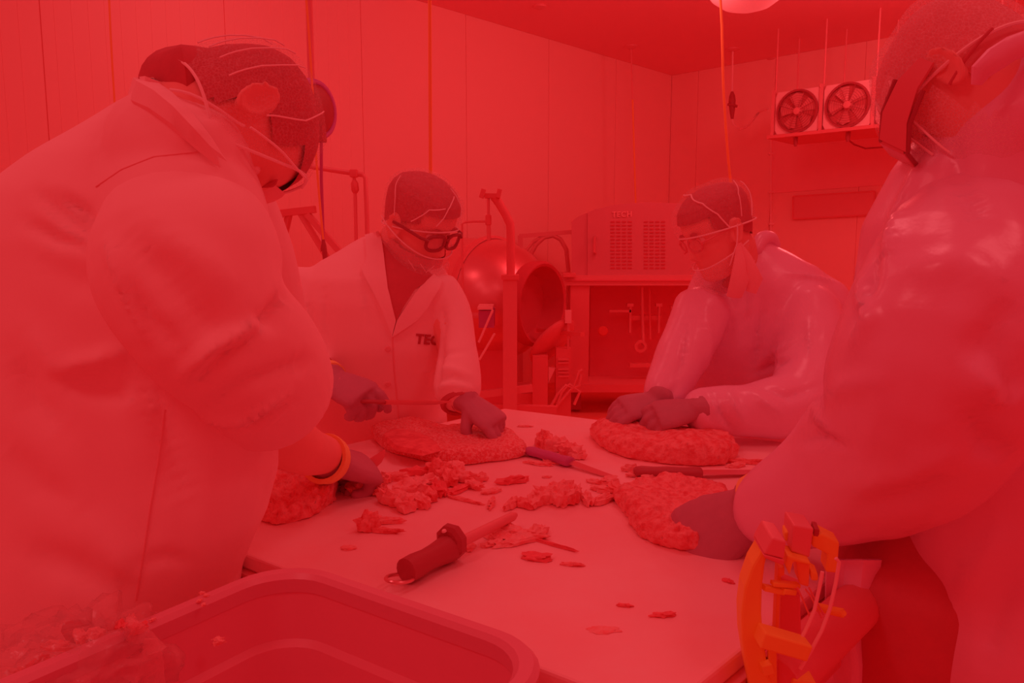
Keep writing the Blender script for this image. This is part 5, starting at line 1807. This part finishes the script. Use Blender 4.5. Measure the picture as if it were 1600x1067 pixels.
for q in ([(1306, 872), (1311, 878), (1306, 910), (1297, 950), (1284, 985), (1268, 1015), (1250, 1045)], [(1285, 893), (1280, 920), (1272, 955), (1262, 978), (1252, 998), (1246, 1010)]):
    MB().tube([P(x, y, Yk - .004) for x, y in q], .0021, 8).build('curved_wire', PALE, sh)
for q in ([(1246, 918), (1256, 940), (1265, 962)], [(1264, 918), (1276, 940), (1287, 960)], [(1258, 920), (1266, 930), (1284, 965)], [(1286, 900), (1276, 935), (1262, 985)], [(1213, 1005), (1213, 1060), (1211, 1100)]):
    MB().tube([P(x, y, Yk + .002) for x, y in q], .0011, 6).build('fine_wire', STEEL, sh)
MB().tube([P(1232, 1036, Yk + .02), P(1234, 1042, Yk + .01), P(1244, 1044, Yk + .01), P(1248, 1038, Yk + .02), P(1248, 1025, Yk + .024)], .0014, 6).build('wire_loop', STEEL, sh)
# bracket that carries it on the table rail
q = P(1230, 1067, Yk)
MB().bar(Vector((q.x - .01, Yk + .02, .86)), Vector((q.x - .06, Yk + .03, .86)), .03, .02).build('clamp_arm', STEELDD, sh, smooth=False)
MB().box((q.x - .002, Yk + .03, .875), (.03, .04, .05)).build('clamp', STEELDD, sh, smooth=False, bevel=.003)

# ================================================================== clear bag on the tub corner
bm = bmesh.new()
bmesh.ops.create_icosphere(bm, subdivisions=5, radius=1)
bc = P(70, 1085, .80)
vs = []
for v in bm.verts:
    p = v.co.copy()
    e = abs(noise.noise(p * 2.4 + Vector((3, 0, 0)))) + .6 * abs(noise.noise(p * 6)) + .4 * abs(noise.noise(p * 13))
    k = .82 + .42 * e
    vs.append(bc + Vector((p.x * .125 * k + .02 * p.z, p.y * .10 * k, p.z * .082 * k + .02 * p.x)))
fs = [tuple(v.index for v in f.verts) for f in bm.faces]
bm.free()
bag = tag(mk('plastic_bag', vs, fs, BAG, None, True, 0, bc), 'crumpled clear plastic bag slumped over the tub corner', 'bag')
kt = MB().tube([P(205, 985, .79), P(222, 990, .78), P(236, 1000, .78), P(244, 1016, .78)], [.016, .012, .009, .014], 12, flat=.5)
kt.tube([P(236, 998, .78), P(238, 1030, .78), P(234, 1075, .78)], [.008, .012, .018], 10, flat=.2)
kt.build('bag_tail', BAG, bag)
for i, (x, y) in enumerate(sorted([(90, 1015), (125, 1000), (150, 995), (190, 985), (206, 980), (60, 1040), (100, 1035), (215, 988), (30, 1058), (140, 1025)])):
    c = P(x, y, .80 + .01 * (i % 3))
    o = 'leftmost' if i == 0 else ('rightmost' if i == 9 else ORD[i] + ' from left')
    scrap(x, y, .010 + .004 * (i % 3), .006, .010, REDBIT if i % 2 else FAT, 900 + i, '%s of the small meat bits in the clear bag' % o, 'meat bits in the clear bag', None, c.z)
scrap(341, 1006, .007, .005, .008, FAT, 977, 'pale crumb stuck on the inner wall of the grey tub', None, .4, ZR - .045)
for i, (x, y) in enumerate(sorted([(312, 940), (322, 932), (316, 928), (318, 946), (238, 970)])):
    o = ORD[i] if i == 0 else ('rightmost' if i == 4 else ORD[i] + ' from left')
    scrap(x, y, .0035, .0026, .003, FAT, 940 + i, '%s of the tiny pale specks on the grey tub rim' % o, 'specks on the tub rim', None, ZR)
